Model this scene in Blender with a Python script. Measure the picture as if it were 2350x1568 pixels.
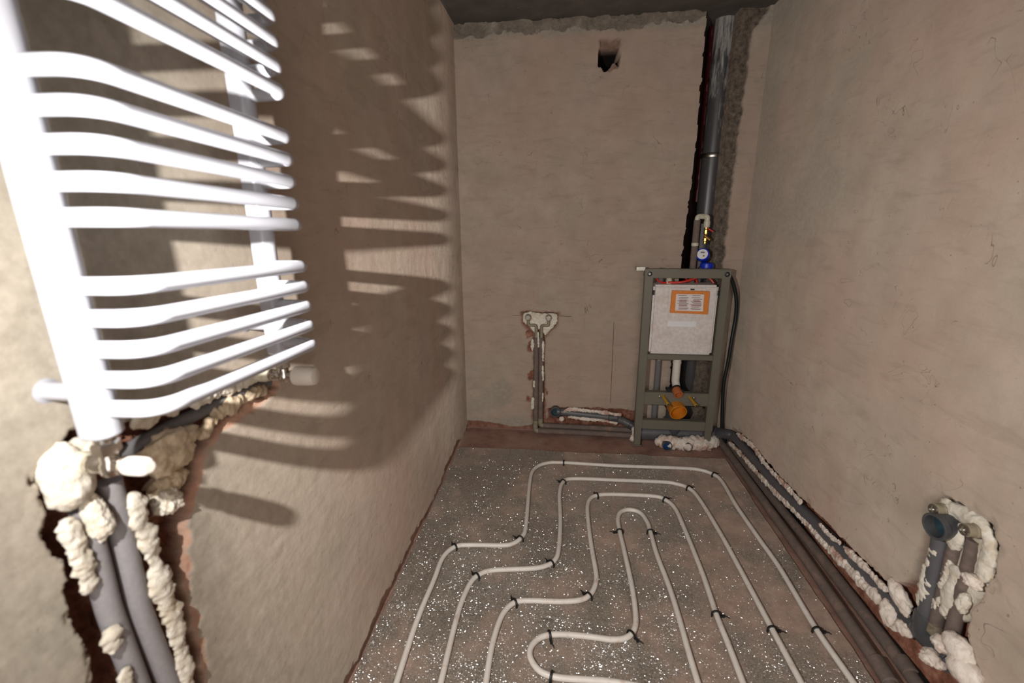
import bpy, bmesh, math, random
import numpy as np
from mathutils import Vector, Matrix, noise as mnoise

for o in list(bpy.data.objects):
    bpy.data.objects.remove(o)
scene = bpy.context.scene
COL = scene.collection

# ------------------------------------------------------------------ camera
F_PX, CX, CY = 1044.0, 1175.0, 784.0           # 16 mm lens on a 36 mm sensor, 2350 x 1568
TILT, YAW, ROLL, CAM_H = 15.2, 6.47, -0.42, 1.41
_t, _y, _r = map(math.radians, (TILT, YAW, ROLL))
FW = Vector((-math.sin(_y) * math.cos(_t), math.cos(_y) * math.cos(_t), -math.sin(_t)))
_rt = Vector((math.cos(_y), math.sin(_y), 0))
_up = _rt.cross(FW)
RT = _rt * math.cos(_r) + _up * math.sin(_r)
UP = -_rt * math.sin(_r) + _up * math.cos(_r)
cam_d = bpy.data.cameras.new('camera')
cam_d.sensor_width = 36.0
cam_d.lens = 36.0 * F_PX / 2350.0
cam_d.clip_start = 0.02
cam_d.dof.use_dof = True
cam_d.dof.focus_distance = 2.2
cam_d.dof.aperture_fstop = 2.8
cam = bpy.data.objects.new('camera', cam_d)
COL.objects.link(cam)
cam.matrix_world = Matrix(((RT.x, UP.x, -FW.x, 0), (RT.y, UP.y, -FW.y, 0), (RT.z, UP.z, -FW.z, CAM_H), (0, 0, 0, 1)))
scene.camera = cam

# ------------------------------------------------------------------ light
world = bpy.data.worlds.new('world')
scene.world = world
world.use_nodes = True
world.node_tree.nodes['Background'].inputs[0].default_value = (1.0, 0.95, 0.88, 1)
world.node_tree.nodes['Background'].inputs[1].default_value = 0.24

def lamp(name, kind, loc, target, energy, color, **kw):
    d = bpy.data.lights.new(name, kind)
    d.energy = energy
    d.color = color
    for k, v in kw.items():
        setattr(d, k, v)
    o = bpy.data.objects.new(name, d)
    COL.objects.link(o)
    o.location = loc
    o.rotation_euler = (Vector(target) - Vector(loc)).to_track_quat('-Z', 'Y').to_euler()
    return o
# work light beside the camera, close to the left wall; its beam strength is artificially shaped by angle to even out that wall
L_POS = (-0.42, 0.105, 1.444)
wl = lamp('work_light', 'SPOT', L_POS, (0.15, 1.9, 0.55), 72, (1.0, 0.985, 0.965),
          spot_size=math.radians(170), spot_blend=0.9, shadow_soft_size=0.006)
wl.data.use_nodes = True
_nt = wl.data.node_tree
_em = _nt.nodes['Emission']
_geo = _nt.nodes.new('ShaderNodeNewGeometry')
_sep = _nt.nodes.new('ShaderNodeSeparateXYZ')
_nt.links.new(_geo.outputs['Incoming'], _sep.inputs[0])
_at = _nt.nodes.new('ShaderNodeMath'); _at.operation = 'ARCTAN2'
_nt.links.new(_sep.outputs['X'], _at.inputs[0])
_nt.links.new(_sep.outputs['Y'], _at.inputs[1])
_mr = _nt.nodes.new('ShaderNodeMapRange')
_mr.inputs['From Min'].default_value = math.radians(-60)
_mr.inputs['From Max'].default_value = math.radians(60)
_nt.links.new(_at.outputs[0], _mr.inputs['Value'])
_cv = _nt.nodes.new('ShaderNodeFloatCurve')
_c = _cv.mapping.curves[0]
_cv.mapping.use_clip = False
for deg, g in ((-60, .18), (-40, .30), (-30, .34), (-23, .30), (-20, .66), (-15, .92), (-10, 1.5), (-7, 2.8), (-5.4, 4.6), (-4.85, 1.0), (0, 0.95), (60, 0.95)):
    _x = (deg + 60) / 120
    if deg in (-60, 60):
        _c.points[0 if deg < 0 else -1].location = (_x, g / 8)
    else:
        _c.points.new(_x, g / 8)
for _p in _c.points: _p.handle_type = 'VECTOR'
_cv.mapping.update()
_nt.links.new(_mr.outputs[0], _cv.inputs['Value'])
_ml = _nt.nodes.new('ShaderNodeMath'); _ml.operation = 'MULTIPLY'
_ml.inputs[1].default_value = 8.0
_nt.links.new(_cv.outputs[0], _ml.inputs[0])
# the extra wash reaches the wall only, not the floor below it
_el = _nt.nodes.new('ShaderNodeMapRange')
_el.inputs['From Min'].default_value = -0.56
_el.inputs['From Max'].default_value = -0.30
_nt.links.new(_sep.outputs['Z'], _el.inputs['Value'])
_lo = _nt.nodes.new('ShaderNodeMath'); _lo.operation = 'MINIMUM'
_lo.inputs[1].default_value = 1.0
_nt.links.new(_ml.outputs[0], _lo.inputs[0])
_mx = _nt.nodes.new('ShaderNodeMix')
_nt.links.new(_el.outputs[0], _mx.inputs[0])
_nt.links.new(_lo.outputs[0], _mx.inputs[2])
_nt.links.new(_ml.outputs[0], _mx.inputs[3])
_nt.links.new(_mx.outputs[0], _em.inputs['Strength'])
# soft area fill added behind the photographer to lift the room, no known source
lamp('fill_light', 'AREA', (0.30, -1.15, 1.35), (0.2, 2.85, 0.7), 17, (1.0, 0.93, 0.88), shape='RECTANGLE', size=1.3, size_y=1.6)

scene.view_settings.view_transform = 'Standard'
scene.view_settings.look = 'None'
scene.view_settings.gamma = 1.0
scene.view_settings.use_curve_mapping = False
scene.view_settings.exposure = 0.22

# ------------------------------------------------------------------ room planes
XL, XR, YB, ZC = -0.64, 1.05, 2.85, 2.46

def _ray(u, v):
    return FW + RT * ((u - CX) / F_PX) - UP * ((v - CY) / F_PX)
def _hit(u, v, ax, val):
    d = _ray(u, v)
    o = Vector((0, 0, CAM_H))
    return o + d * ((val - o[ax]) / d[ax])
def onL(u, v, off=0.0): return _hit(u, v, 0, XL + off)
def onR(u, v, off=0.0): return _hit(u, v, 0, XR - off)
def onB(u, v, Y=YB): return _hit(u, v, 1, Y)
def onF(u, v, z=0.0): return _hit(u, v, 2, z)
def yz(l): return [(p.y, p.z) for p in l]
def xz(l): return [(p.x, p.z) for p in l]

# ------------------------------------------------------------------ numpy noise
def _hash(ix, iy, seed):
    h = (ix.astype(np.int64) * 374761393 + iy.astype(np.int64) * 668265263 + seed * 974634777) & 0xffffffff
    h = ((h ^ (h >> 13)) * 1274126177) & 0xffffffff
    return ((h ^ (h >> 16)) & 0xffff) / 65535.0
def vnoise(x, y, seed=0):
    ix, iy = np.floor(x), np.floor(y)
    fx, fy = x - ix, y - iy
    fx, fy = fx * fx * (3 - 2 * fx), fy * fy * (3 - 2 * fy)
    a, b = _hash(ix, iy, seed), _hash(ix + 1, iy, seed)
    c, d = _hash(ix, iy + 1, seed), _hash(ix + 1, iy + 1, seed)
    return (a * (1 - fx) + b * fx) * (1 - fy) + (c * (1 - fx) + d * fx) * fy
def fbm(x, y, f, seed=0, octv=4, gain=0.5):
    s, a, t = 0, 1.0, 0
    for k in range(octv):
        s = s + a * (vnoise(x * f, y * f, seed + 17 * k) * 2 - 1)
        t += a
        a *= gain
        f *= 2.03
    return s / t
def sstep(e0, e1, x):
    t = np.clip((x - e0) / (e1 - e0), 0, 1)
    return t * t * (3 - 2 * t)
def sd_poly(A, B, poly):
    """signed distance to a polygon, negative inside"""
    n = len(poly)
    d2 = np.full(A.shape, 1e9)
    inside = np.zeros(A.shape, bool)
    for i in range(n):
        x0, y0 = poly[i]
        x1, y1 = poly[(i + 1) % n]
        ex, ey = x1 - x0, y1 - y0
        t = np.clip(((A - x0) * ex + (B - y0) * ey) / (ex * ex + ey * ey + 1e-12), 0, 1)
        d2 = np.minimum(d2, (A - x0 - t * ex) ** 2 + (B - y0 - t * ey) ** 2)
        c = (y0 > B) != (y1 > B)
        with np.errstate(divide='ignore', invalid='ignore'):
            xi = x0 + (B - y0) * ex / (ey if ey != 0 else 1e-12)
        inside ^= c & (A < xi)
    return np.where(inside, -1, 1) * np.sqrt(d2)
def lines(*segs):
    out = []
    for a, b, s in segs:
        n = max(1, int(round((b - a) / s)))
        out += list(np.linspace(a, b, n, endpoint=False))
    out.append(segs[-1][1])
    return np.array(out)

# ------------------------------------------------------------------ materials
def srgb(r, g, b):
    def f(c):
        c /= 255.0
        return c / 12.92 if c <= 0.04045 else ((c + 0.055) / 1.055) ** 2.4
    return (f(r), f(g), f(b), 1.0)

class NB:
    def __init__(self, name):
        self.m = bpy.data.materials.new(name)
        self.m.use_nodes = True
        self.t = self.m.node_tree
        self.b = self.t.nodes['Principled BSDF']
        self.co = self.t.nodes.new('ShaderNodeTexCoord').outputs['Object']
    def n(self, typ, **kw):
        nd = self.t.nodes.new(typ)
        for k, v in kw.items():
            if k.startswith('i_'):
                nd.inputs[k[2:].replace('_', ' ')].default_value = v
            else:
                setattr(nd, k, v)
        return nd
    def link(self, a, b): self.t.links.new(a, b)
    def noise(self, scale, detail=4, rough=0.55, vec=None, dist=0.0):
        nd = self.n('ShaderNodeTexNoise', i_Scale=scale, i_Detail=detail, i_Roughness=rough, i_Distortion=dist)
        self.link(vec or self.co, nd.inputs['Vector'])
        return nd.outputs['Fac']
    def ramp(self, src, stops):
        nd = self.n('ShaderNodeValToRGB')
        el = nd.color_ramp.elements
        while len(el) < len(stops):
            el.new(0.5)
        for e, (p, c) in zip(el, stops):
            e.position = p
            e.color = c if len(c) == 4 else (*c, 1)
        self.link(src, nd.inputs[0])
        return nd.outputs[0]
    def mask(self, src, lo, hi):
        nd = self.n('ShaderNodeMapRange', i_From_Min=lo, i_From_Max=hi)
        nd.clamp = True
        self.link(src, nd.inputs['Value'])
        return nd.outputs['Result']
    def mix(self, fac, a, b, mode='MIX'):
        nd = self.n('ShaderNodeMix', data_type='RGBA', blend_type=mode)
        for s, v in ((nd.inputs[0], fac), (nd.inputs[6], a), (nd.inputs[7], b)):
            if isinstance(v, (tuple, float, int)):
                s.default_value = v
            else:
                self.link(v, s)
        return nd.outputs[2]
    def math(self, op, a, b=0.0):
        nd = self.n('ShaderNodeMath', operation=op)
        for s, v in ((nd.inputs[0], a), (nd.inputs[1], b)):
            if isinstance(v, (float, int)):
                s.default_value = v
            else:
                self.link(v, s)
        return nd.outputs[0]
    def bump(self, h, strength=0.4, dist=0.002, normal=None):
        nd = self.n('ShaderNodeBump', i_Strength=strength, i_Distance=dist)
        self.link(h, nd.inputs['Height'])
        if normal is not None:
            self.link(normal, nd.inputs['Normal'])
        return nd.outputs[0]
    def attr(self, name):
        return self.n('ShaderNodeAttribute', attribute_name=name).outputs['Fac']
    def set(self, **kw):
        for k, v in kw.items():
            s = self.b.inputs[k.replace('_', ' ')]
            if isinstance(v, (tuple, float, int)):
                s.default_value = v
            else:
                self.link(v, s)
        return self.m

MATS = {}
def simple(name, col, rough=0.5, metal=0.0, var=0.12, vscale=30, bump=0.0, bscale=200, spec=0.5, dirt=None):
    if name in MATS:
        return MATS[name]
    nb = NB(name)
    dark = tuple(c * (1 - var * 2) for c in col[:3]) + (1,)
    lite = tuple(min(1, c * (1 + var)) for c in col[:3]) + (1,)
    base = nb.ramp(nb.noise(vscale, 5), [(0.3, dark), (0.7, lite)])
    if dirt:
        base = nb.mix(nb.mask(nb.noise(dirt[1], 6, 0.65), dirt[2], dirt[3]), base, dirt[0])
    kw = dict(Base_Color=base, Roughness=rough, Metallic=metal)
    nb.set(**kw)
    nb.b.inputs['Specular IOR Level'].default_value = spec
    if bump:
        nb.set(Normal=nb.bump(nb.noise(bscale, 4), bump, 0.001))
    MATS[name] = nb.m
    return nb.m

def plaster_mat(name, ca, cb, cpink, cdark):
    nb = NB(name)
    big = nb.noise(1.7, 5, 0.6)
    mid = nb.noise(7.0, 4, 0.6)
    c = nb.ramp(mid, [(0.30, ca), (0.70, cb)])
    c = nb.mix(nb.math('MULTIPLY', nb.mask(nb.noise(3.1, 3, .6), 0.45, 0.65), 0.35), c, srgb(168, 159, 141))
    c = nb.mix(nb.math('MULTIPLY', nb.mask(big, 0.42, 0.66), 0.5), c, cpink)
    # trowel smears
    mp = nb.n('ShaderNodeMapping')
    mp.inputs['Scale'].default_value = (9, 9, 38)
    mp.inputs['Rotation'].default_value = (0.5, 0.3, 0.2)
    nb.link(nb.co, mp.inputs[0])
    smear = nb.noise(0.8, 3, 0.62, mp.outputs[0], 0.6)
    c = nb.mix(nb.math('MULTIPLY', nb.mask(smear, 0.52, 0.75), 0.28), c, cdark)
    grain = nb.noise(330, 3, 0.7)
    c = nb.mix(nb.math('MULTIPLY', nb.mask(grain, 0.35, 0.75), 0.22), c, cdark)
    # pits and specks
    vo = nb.n('ShaderNodeTexVoronoi', i_Scale=34.0, feature='F1')
    nb.link(nb.co, vo.inputs['Vector'])
    pits = nb.mask(vo.outputs['Distance'], 0.085, 0.03)
    pm = nb.math('MULTIPLY', pits, nb.mask(nb.noise(11, 3), 0.50, 0.57))
    c = nb.mix(nb.math('MULTIPLY', pm, 0.75), c, srgb(70, 55, 45))
    # hair-like scratches
    wv = nb.n('ShaderNodeTexNoise', i_Scale=5.5, i_Detail=2.0, i_Distortion=1.6)
    nb.link(nb.co, wv.inputs['Vector'])
    sc = nb.math('ABSOLUTE', nb.math('SUBTRACT', wv.outputs['Fac'], 0.5))
    sm = nb.math('MULTIPLY', nb.mask(sc, 0.0035, 0.0010), nb.mask(nb.noise(9.0, 2), 0.56, 0.62))
    c = nb.mix(nb.math('MULTIPLY', sm, 0.55), c, srgb(62, 50, 42))
    # grey damp / cement patches
    c = nb.mix(nb.attr('cement'), c, nb.ramp(nb.noise(40, 5, .7), [(.3, srgb(140, 133, 119)), (.7, srgb(176, 168, 153))]))
    # exposed brick and red dust
    brick = nb.ramp(nb.noise(24, 6, 0.65), [(0.28, srgb(84, 56, 46)), (0.5, srgb(136, 88, 70)), (0.72, srgb(172, 128, 108))])
    c = nb.mix(nb.attr('brick'), c, brick)
    rim = nb.ramp(nb.noise(18, 4), [(0.3, srgb(172, 130, 108)), (0.7, srgb(196, 158, 136))])
    c = nb.mix(nb.attr('rim'), c, rim)
    rough_stone = nb.ramp(nb.noise(38, 7, 0.7), [(0.3, srgb(58, 50, 44)), (0.52, srgb(108, 96, 84)), (0.75, srgb(142, 128, 112))])
    c = nb.mix(nb.attr('stone'), c, rough_stone)
    c = nb.mix(nb.attr('painted_shade'), c, srgb(30, 25, 22))  # shade painted near-black into the back wall hole and riser slot
    h = nb.math('ADD', nb.math('MULTIPLY', nb.noise(22, 4, 0.6), 1.0), nb.math('MULTIPLY', grain, 0.16))
    h = nb.math('ADD', h, nb.math('MULTIPLY', smear, 0.45))
    h = nb.math('SUBTRACT', h, nb.math('MULTIPLY', pits, 0.25))
    raw = nb.math('ADD', nb.attr('brick'), nb.attr('stone'))
    h = nb.math('ADD', h, nb.math('MULTIPLY', nb.math('MULTIPLY', raw, nb.noise(60, 4, 0.75)), 5.0))
    nb.set(Base_Color=c, Roughness=0.82, Normal=nb.bump(h, 0.5, 0.003))
    nb.b.inputs['Specular IOR Level'].default_value = 0.25
    nb.b.inputs['Diffuse Roughness'].default_value = 0.7
    return nb.m

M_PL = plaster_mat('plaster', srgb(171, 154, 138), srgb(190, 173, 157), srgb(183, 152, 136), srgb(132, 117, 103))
M_CEIL = simple('ceiling_concrete', srgb(104, 97, 90), 0.9, var=0.12, vscale=9, bump=0.5, bscale=70, dirt=(srgb(170, 164, 156), 60, 0.66, 0.72))

def floor_mat():
    nb = NB('screed')
    c = nb.ramp(nb.noise(5, 7, 0.65), [(0.3, srgb(122, 90, 78)), (0.5, srgb(158, 120, 104)), (0.72, srgb(168, 142, 126))])
    c = nb.mix(nb.math('MULTIPLY', nb.mask(nb.noise(60, 5, .7), 0.5, 0.75), 0.5), c, srgb(120, 104, 92))
    h = nb.noise(45, 7, 0.7)
    return nb.set(Base_Color=c, Roughness=0.9, Normal=nb.bump(h, 0.6, 0.006))
M_FLOOR = floor_mat()

def foil_mat():
    nb = NB('foil')
    geo = nb.n('ShaderNodeNewGeometry').outputs['Normal']
    # thousands of little facets, each tilted its own way
    vo = nb.n('ShaderNodeTexVoronoi', i_Scale=360.0)
    wob = nb.n('ShaderNodeVectorMath', operation='MULTIPLY')
    wob.inputs[1].default_value = (0.85, 1.1, 1.0)
    nb.link(nb.co, wob.inputs[0])
    nb.link(wob.outputs[0], vo.inputs['Vector'])
    big = nb.n('ShaderNodeTexNoise', i_Scale=9.0, i_Detail=3.0)
    nb.link(nb.co, big.inputs['Vector'])
    sub2 = nb.n('ShaderNodeVectorMath', operation='SUBTRACT')
    sub2.inputs[1].default_value = (0.5, 0.5, 0.5)
    nb.link(big.outputs['Color'], sub2.inputs[0])
    sep = nb.n('ShaderNodeSeparateXYZ')
    nb.link(vo.outputs['Color'], sep.inputs[0])
    ang = nb.math('MULTIPLY', sep.outputs['X'], 2 * math.pi)
    mag = nb.math('MULTIPLY', nb.math('SQRT', nb.math('MULTIPLY', nb.math('LOGARITHM', nb.math('MAXIMUM', sep.outputs['Y'], .0005), math.e), -2.0)), 0.55)
    sc = nb.n('ShaderNodeCombineXYZ')
    nb.link(nb.math('MULTIPLY', nb.math('COSINE', ang), mag), sc.inputs[0])
    nb.link(nb.math('MULTIPLY', nb.math('SINE', ang), mag), sc.inputs[1])
    sc2 = nb.n('ShaderNodeVectorMath', operation='MULTIPLY')
    sc2.inputs[1].default_value = (1.1, 1.3, 0.0)
    nb.link(sub2.outputs[0], sc2.inputs[0])
    a1 = nb.n('ShaderNodeVectorMath', operation='ADD')
    nb.link(sc.outputs[0], a1.inputs[0])
    nb.link(sc2.outputs[0], a1.inputs[1])
    a2 = nb.n('ShaderNodeVectorMath', operation='ADD')
    nb.link(a1.outputs[0], a2.inputs[0])
    nb.link(geo, a2.inputs[1])
    nn = nb.n('ShaderNodeVectorMath', operation='NORMALIZE')
    nb.link(a2.outputs[0], nn.inputs[0])
    gl = nb.n('ShaderNodeBsdfGlossy', i_Roughness=0.22)
    gl.inputs['Color'].default_value = (0.9, 0.88, 0.88, 1)
    nb.link(nn.outputs[0], gl.inputs['Normal'])
    # construction dust
    mp = nb.n('ShaderNodeMapping')
    mp.inputs['Scale'].default_value = (1.5, 1.0, 1.0)
    nb.link(nb.co, mp.inputs[0])
    sx = nb.n('ShaderNodeSeparateXYZ')
    gw = nb.n('ShaderNodeNewGeometry')
    nb.link(gw.outputs['Position'], sx.inputs[0])
    dust = nb.math('ADD', nb.noise(3.2, 6, 0.66, gw.outputs['Position'], 0.3), nb.math('SUBTRACT', nb.math('MULTIPLY', nb.mask(sx.outputs['X'], -.5, .9), .12), .05))
    fine = nb.noise(180, 4, 0.7)
    pink = nb.ramp(nb.noise(14, 6, .6), [(0.3, srgb(146, 122, 108)), (0.7, srgb(176, 152, 136))])
    grey = nb.ramp(fine, [(0.35, srgb(100, 92, 82)), (0.65, srgb(156, 146, 132))])
    dm = nb.mask(dust, 0.44, 0.62)
    col = nb.mix(nb.math('MULTIPLY', dm, 0.85), grey, pink)
    df = nb.n('ShaderNodeBsdfDiffuse', i_Roughness=0.6)
    nb.link(col, df.inputs['Color'])
    nb.link(nb.bump(fine, 0.5, 0.001), df.inputs['Normal'])
    ms = nb.n('ShaderNodeMixShader')
    fac = nb.math('ADD', 0.46, nb.math('MULTIPLY', nb.mask(dust, 0.36, 0.66), 0.52))
    nb.link(fac, ms.inputs[0])
    nb.link(gl.outputs[0], ms.inputs[1])
    nb.link(df.outputs[0], ms.inputs[2])
    out = nb.t.nodes['Material Output']
    nb.link(ms.outputs[0], out.inputs['Surface'])
    return nb.m
M_FOIL = foil_mat()

M_ENAMEL = simple('white_enamel', srgb(174, 174, 180), 0.25, var=0.01, spec=0.4)
M_CAP = simple('white_plastic', srgb(214, 206, 194), 0.45, var=0.03)
M_CHROME = simple('chrome', srgb(205, 198, 190), 0.18, 1.0, var=0.06, vscale=60)
M_PP = simple('beige_polypropylene', srgb(206, 200, 178), 0.45, var=0.05, dirt=(srgb(150, 140, 118), 40, 0.55, 0.75))
M_PPDARK = simple('dusty_polypropylene', srgb(146, 136, 114), 0.55, var=0.08, dirt=(srgb(108, 96, 80), 50, 0.5, 0.7))
M_INS = simple('grey_foam_insulation', srgb(112, 109, 109), 0.85, var=0.06, vscale=120, bump=0.25, bscale=420, dirt=(srgb(146, 134, 124), 25, 0.6, 0.85))
M_INSLIGHT = simple('light_grey_foam_insulation', srgb(146, 142, 143), 0.85, var=0.05, vscale=120, bump=0.25, bscale=420, dirt=(srgb(160, 150, 142), 25, 0.6, 0.85))
M_INSBROWN = simple('dusty_foam_insulation', srgb(112, 98, 90), 0.85, var=0.08, vscale=60, bump=0.25, bscale=300, dirt=(srgb(150, 122, 106), 18, 0.5, 0.8))
M_PVC = simple('grey_drain_plastic', srgb(92, 91, 93), 0.42, var=0.05, dirt=(srgb(128, 112, 100), 22, 0.58, 0.85))
M_PVCDARK = simple('dark_grey_drain_plastic', srgb(74, 75, 77), 0.4, var=0.06, dirt=(srgb(112, 100, 90), 22, 0.58, 0.85))
M_RISER = simple('grey_sewer_plastic', srgb(112, 110, 110), 0.38, var=0.05, vscale=14)
M_RISERDUST = None
M_FOAM = None
def foam_mat(name, a, b, stain):
    nb = NB(name)
    n1 = nb.noise(34, 6, 0.65)
    c = nb.ramp(n1, [(0.3, a), (0.62, b)])
    c = nb.mix(nb.math('MULTIPLY', nb.mask(nb.noise(16, 5, .6, None, .8), 0.49, 0.62), 0.7), c, stain)
    h = nb.math('ADD', nb.noise(70, 6, .65), nb.math('MULTIPLY', nb.noise(300, 4), .35))
    nb.set(Base_Color=c, Roughness=0.8, Normal=nb.bump(h, 0.7, 0.004))
    return nb.m
M_FOAM = foam_mat('expanding_foam', srgb(206, 196, 176), srgb(230, 223, 209), srgb(196, 178, 150))
M_FOAMTAN = foam_mat('cut_foam', srgb(186, 166, 138), srgb(212, 194, 166), srgb(160, 136, 108))
M_FOAMPINK = foam_mat('dusty_foam', srgb(214, 196, 180), srgb(238, 228, 216), srgb(176, 122, 98))
M_HEAT = simple('heating_pipe_white', srgb(222, 214, 204), 0.42, var=0.04, vscale=20, dirt=(srgb(190, 160, 144), 30, 0.56, 0.8))
M_CLIP = simple('clip_black', srgb(30, 29, 27), 0.5, var=0.1)
M_FRAME = simple('olive_grey_steel', srgb(112, 106, 92), 0.5, var=0.04, vscale=12, dirt=(srgb(130, 114, 98), 30, 0.66, 0.9))
M_STEEL = simple('zinc_steel', srgb(180, 176, 168), 0.3, 1.0, var=0.08)
M_TANKW = None
def tank_mat():
    nb = NB('foam_clad_cistern')
    br = nb.n('ShaderNodeTexBrick', i_Scale=1.0, i_Mortar_Size=0.0012, i_Brick_Width=0.022, i_Row_Height=0.020)
    br.offset = 0.0
    mp = nb.n('ShaderNodeMapping')
    mp.inputs['Rotation'].default_value = (math.radians(-90), 0, 0)
    nb.link(nb.co, mp.inputs[0])
    nb.link(mp.outputs[0], br.inputs['Vector'])
    c = nb.ramp(nb.noise(60, 4), [(0.3, srgb(206, 196, 190)), (0.7, srgb(228, 220, 214))])
    c = nb.mix(nb.math('MULTIPLY', nb.mask(nb.noise(8, 4), .56, .75), .5), c, srgb(196, 178, 164))
    nb.set(Base_Color=c, Roughness=0.7, Normal=nb.bump(br.outputs['Fac'], 0.35, -0.001, nb.bump(nb.noise(260, 3), .3, .001)))
    return nb.m
M_TANKW = tank_mat()
M_ORANGE = simple('orange_card', srgb(222, 132, 52), 0.6, var=0.05)
M_PAPER = simple('white_paper', srgb(228, 218, 214), 0.7, var=0.02)
M_STICK = simple('white_sticker', srgb(232, 230, 230), 0.4, var=0.01)
M_INK = simple('red_ink', srgb(160, 96, 92), 0.7, var=0.02)
M_INKB = simple('grey_ink', srgb(120, 112, 110), 0.7, var=0.02)
M_CARDSIDE = simple('grey_card', srgb(140, 124, 108), 0.7, var=0.05)
M_ORCAP = simple('orange_plastic', srgb(206, 126, 30), 0.35, var=0.06)
M_ORCAP2 = simple('brown_orange_plastic', srgb(190, 110, 64), 0.4, var=0.06)
M_YEL = simple('yellow_sleeve', srgb(206, 156, 40), 0.4, var=0.05)
M_BLACK = simple('black_rubber', srgb(26, 28, 27), 0.45, var=0.1)
M_CABLE = simple('black_cable', srgb(24, 30, 28), 0.4, var=0.1)
M_RED = simple('red_cable', srgb(206, 44, 36), 0.4, var=0.08)
M_REDPIPE = simple('dark_red_paint', srgb(92, 22, 20), 0.5, var=0.1)
M_BLUE = simple('blue_meter', srgb(22, 52, 190), 0.35, var=0.05)
M_BLUEIN = simple('blue_pipe_plug', srgb(16, 58, 110), 0.45, var=0.08)
M_BRASS = simple('brass', srgb(206, 160, 84), 0.28, 1.0, var=0.1)
M_TEAL = simple('teal_socket_inside', srgb(40, 66, 76), 0.4, var=0.1)

def riser_mat():
    nb = NB('dusty_riser')
    sep = nb.n('ShaderNodeSeparateXYZ')
    nb.link(nb.co, sep.inputs[0])
    mp = nb.n('ShaderNodeMapping')
    mp.inputs['Scale'].default_value = (60, 60, 9)
    nb.link(nb.co, mp.inputs[0])
    st = nb.noise(1.0, 6, 0.65, mp.outputs[0])
    up = nb.mask(sep.outputs['Z'], 1.75, 2.45)          # plaster splashes near the ceiling
    m = nb.mask(nb.math('ADD', st, nb.math('MULTIPLY', up, 0.33)), 0.66, 0.84)
    c = nb.mix(m, srgb(72, 70, 70), srgb(160, 154, 148))
    return nb.set(Base_Color=c, Roughness=nb.math('ADD', 0.36, nb.math('MULTIPLY', m, 0.4)))
M_RISERDUST = riser_mat()

# ------------------------------------------------------------------ mesh helpers
class MB:
    """collects vertices and faces in world coordinates"""
    def __init__(self):
        self.v, self.f = [], []
    def add(self, v, f):
        k = len(self.v)
        self.v += [tuple(p) for p in v]
        self.f += [tuple(i + k for i in q) for q in f]
        return self
    def tube(self, pts, r, segs=14, caps=True):
        pts = [Vector(p) for p in pts]
        n = len(pts)
        rr = r if hasattr(r, '__len__') else [r] * n
        tans = []
        for i in range(n):
            t = pts[min(i + 1, n - 1)] - pts[max(i - 1, 0)]
            tans.append(t.normalized())
        ref = Vector((0, 0, 1)) if abs(tans[0].z) < 0.9 else Vector((1, 0, 0))
        nrm = (ref - tans[0] * ref.dot(tans[0])).normalized()
        v, f = [], []
        for i in range(n):
            nrm = (nrm - tans[i] * nrm.dot(tans[i])).normalized()
            bi = tans[i].cross(nrm)
            for k in range(segs):
                a = 2 * math.pi * k / segs
                v.append(pts[i] + (nrm * math.cos(a) + bi * math.sin(a)) * rr[i])
        for i in range(n - 1):
            for k in range(segs):
                k2 = (k + 1) % segs
                f.append((i * segs + k, i * segs + k2, (i + 1) * segs + k2, (i + 1) * segs + k))
        if caps:
            f.append(tuple(range(segs))[::-1])
            f.append(tuple((n - 1) * segs + k for k in range(segs)))
        return self.add(v, f)
    def lathe(self, base, axis, prof, segs=28):
        """prof = [(radius, distance along axis)...]"""
        base, axis = Vector(base), Vector(axis).normalized()
        ref = Vector((0, 0, 1)) if abs(axis.z) < 0.9 else Vector((1, 0, 0))
        n = (ref - axis * ref.dot(axis)).normalized()
        b = axis.cross(n)
        v, f = [], []
        for r, d in prof:
            for k in range(segs):
                a = 2 * math.pi * k / segs
                v.append(base + axis * d + (n * math.cos(a) + b * math.sin(a)) * r)
        for i in range(len(prof) - 1):
            for k in range(segs):
                k2 = (k + 1) % segs
                f.append((i * segs + k, i * segs + k2, (i + 1) * segs + k2, (i + 1) * segs + k))
        if prof[0][0] > 0.0006:
            f.append(tuple(range(segs))[::-1])
        if prof[-1][0] > 0.0006:
            f.append(tuple((len(prof) - 1) * segs + k for k in range(segs)))
        return self.add(v, f)
    def box(self, c, s, bev=0.002, rot=None):
        bm = bmesh.new()
        bmesh.ops.create_cube(bm, size=1)
        for q in bm.verts:
            q.co = Vector((q.co.x * s[0], q.co.y * s[1], q.co.z * s[2]))
        if bev:
            bmesh.ops.bevel(bm, geom=bm.edges[:], offset=min(bev, min(s) * 0.45), segments=2, affect='EDGES')
        R = rot or Matrix.Identity(3)
        bm.verts.ensure_lookup_table()
        v = [R @ q.co + Vector(c) for q in bm.verts]
        f = [[q.index for q in p.verts] for p in bm.faces]
        bm.free()
        return self.add(v, f)
    def build(self, name, mat, parent=None, label=None, cat=None, group=None, kind=None, smooth=True, sharp=35):
        v = np.array([tuple(p) for p in self.v], dtype=float)
        if parent is not None:
            org = WPOS[parent.name]
        else:
            org = np.array([(v[:, 0].min() + v[:, 0].max()) / 2, (v[:, 1].min() + v[:, 1].max()) / 2, v[:, 2].min()])
        me = bpy.data.meshes.new(name)
        me.from_pydata((v - org).tolist(), [], self.f)
        return finish(name, me, mat, org, parent, label, cat, group, kind, smooth, sharp)

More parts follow.
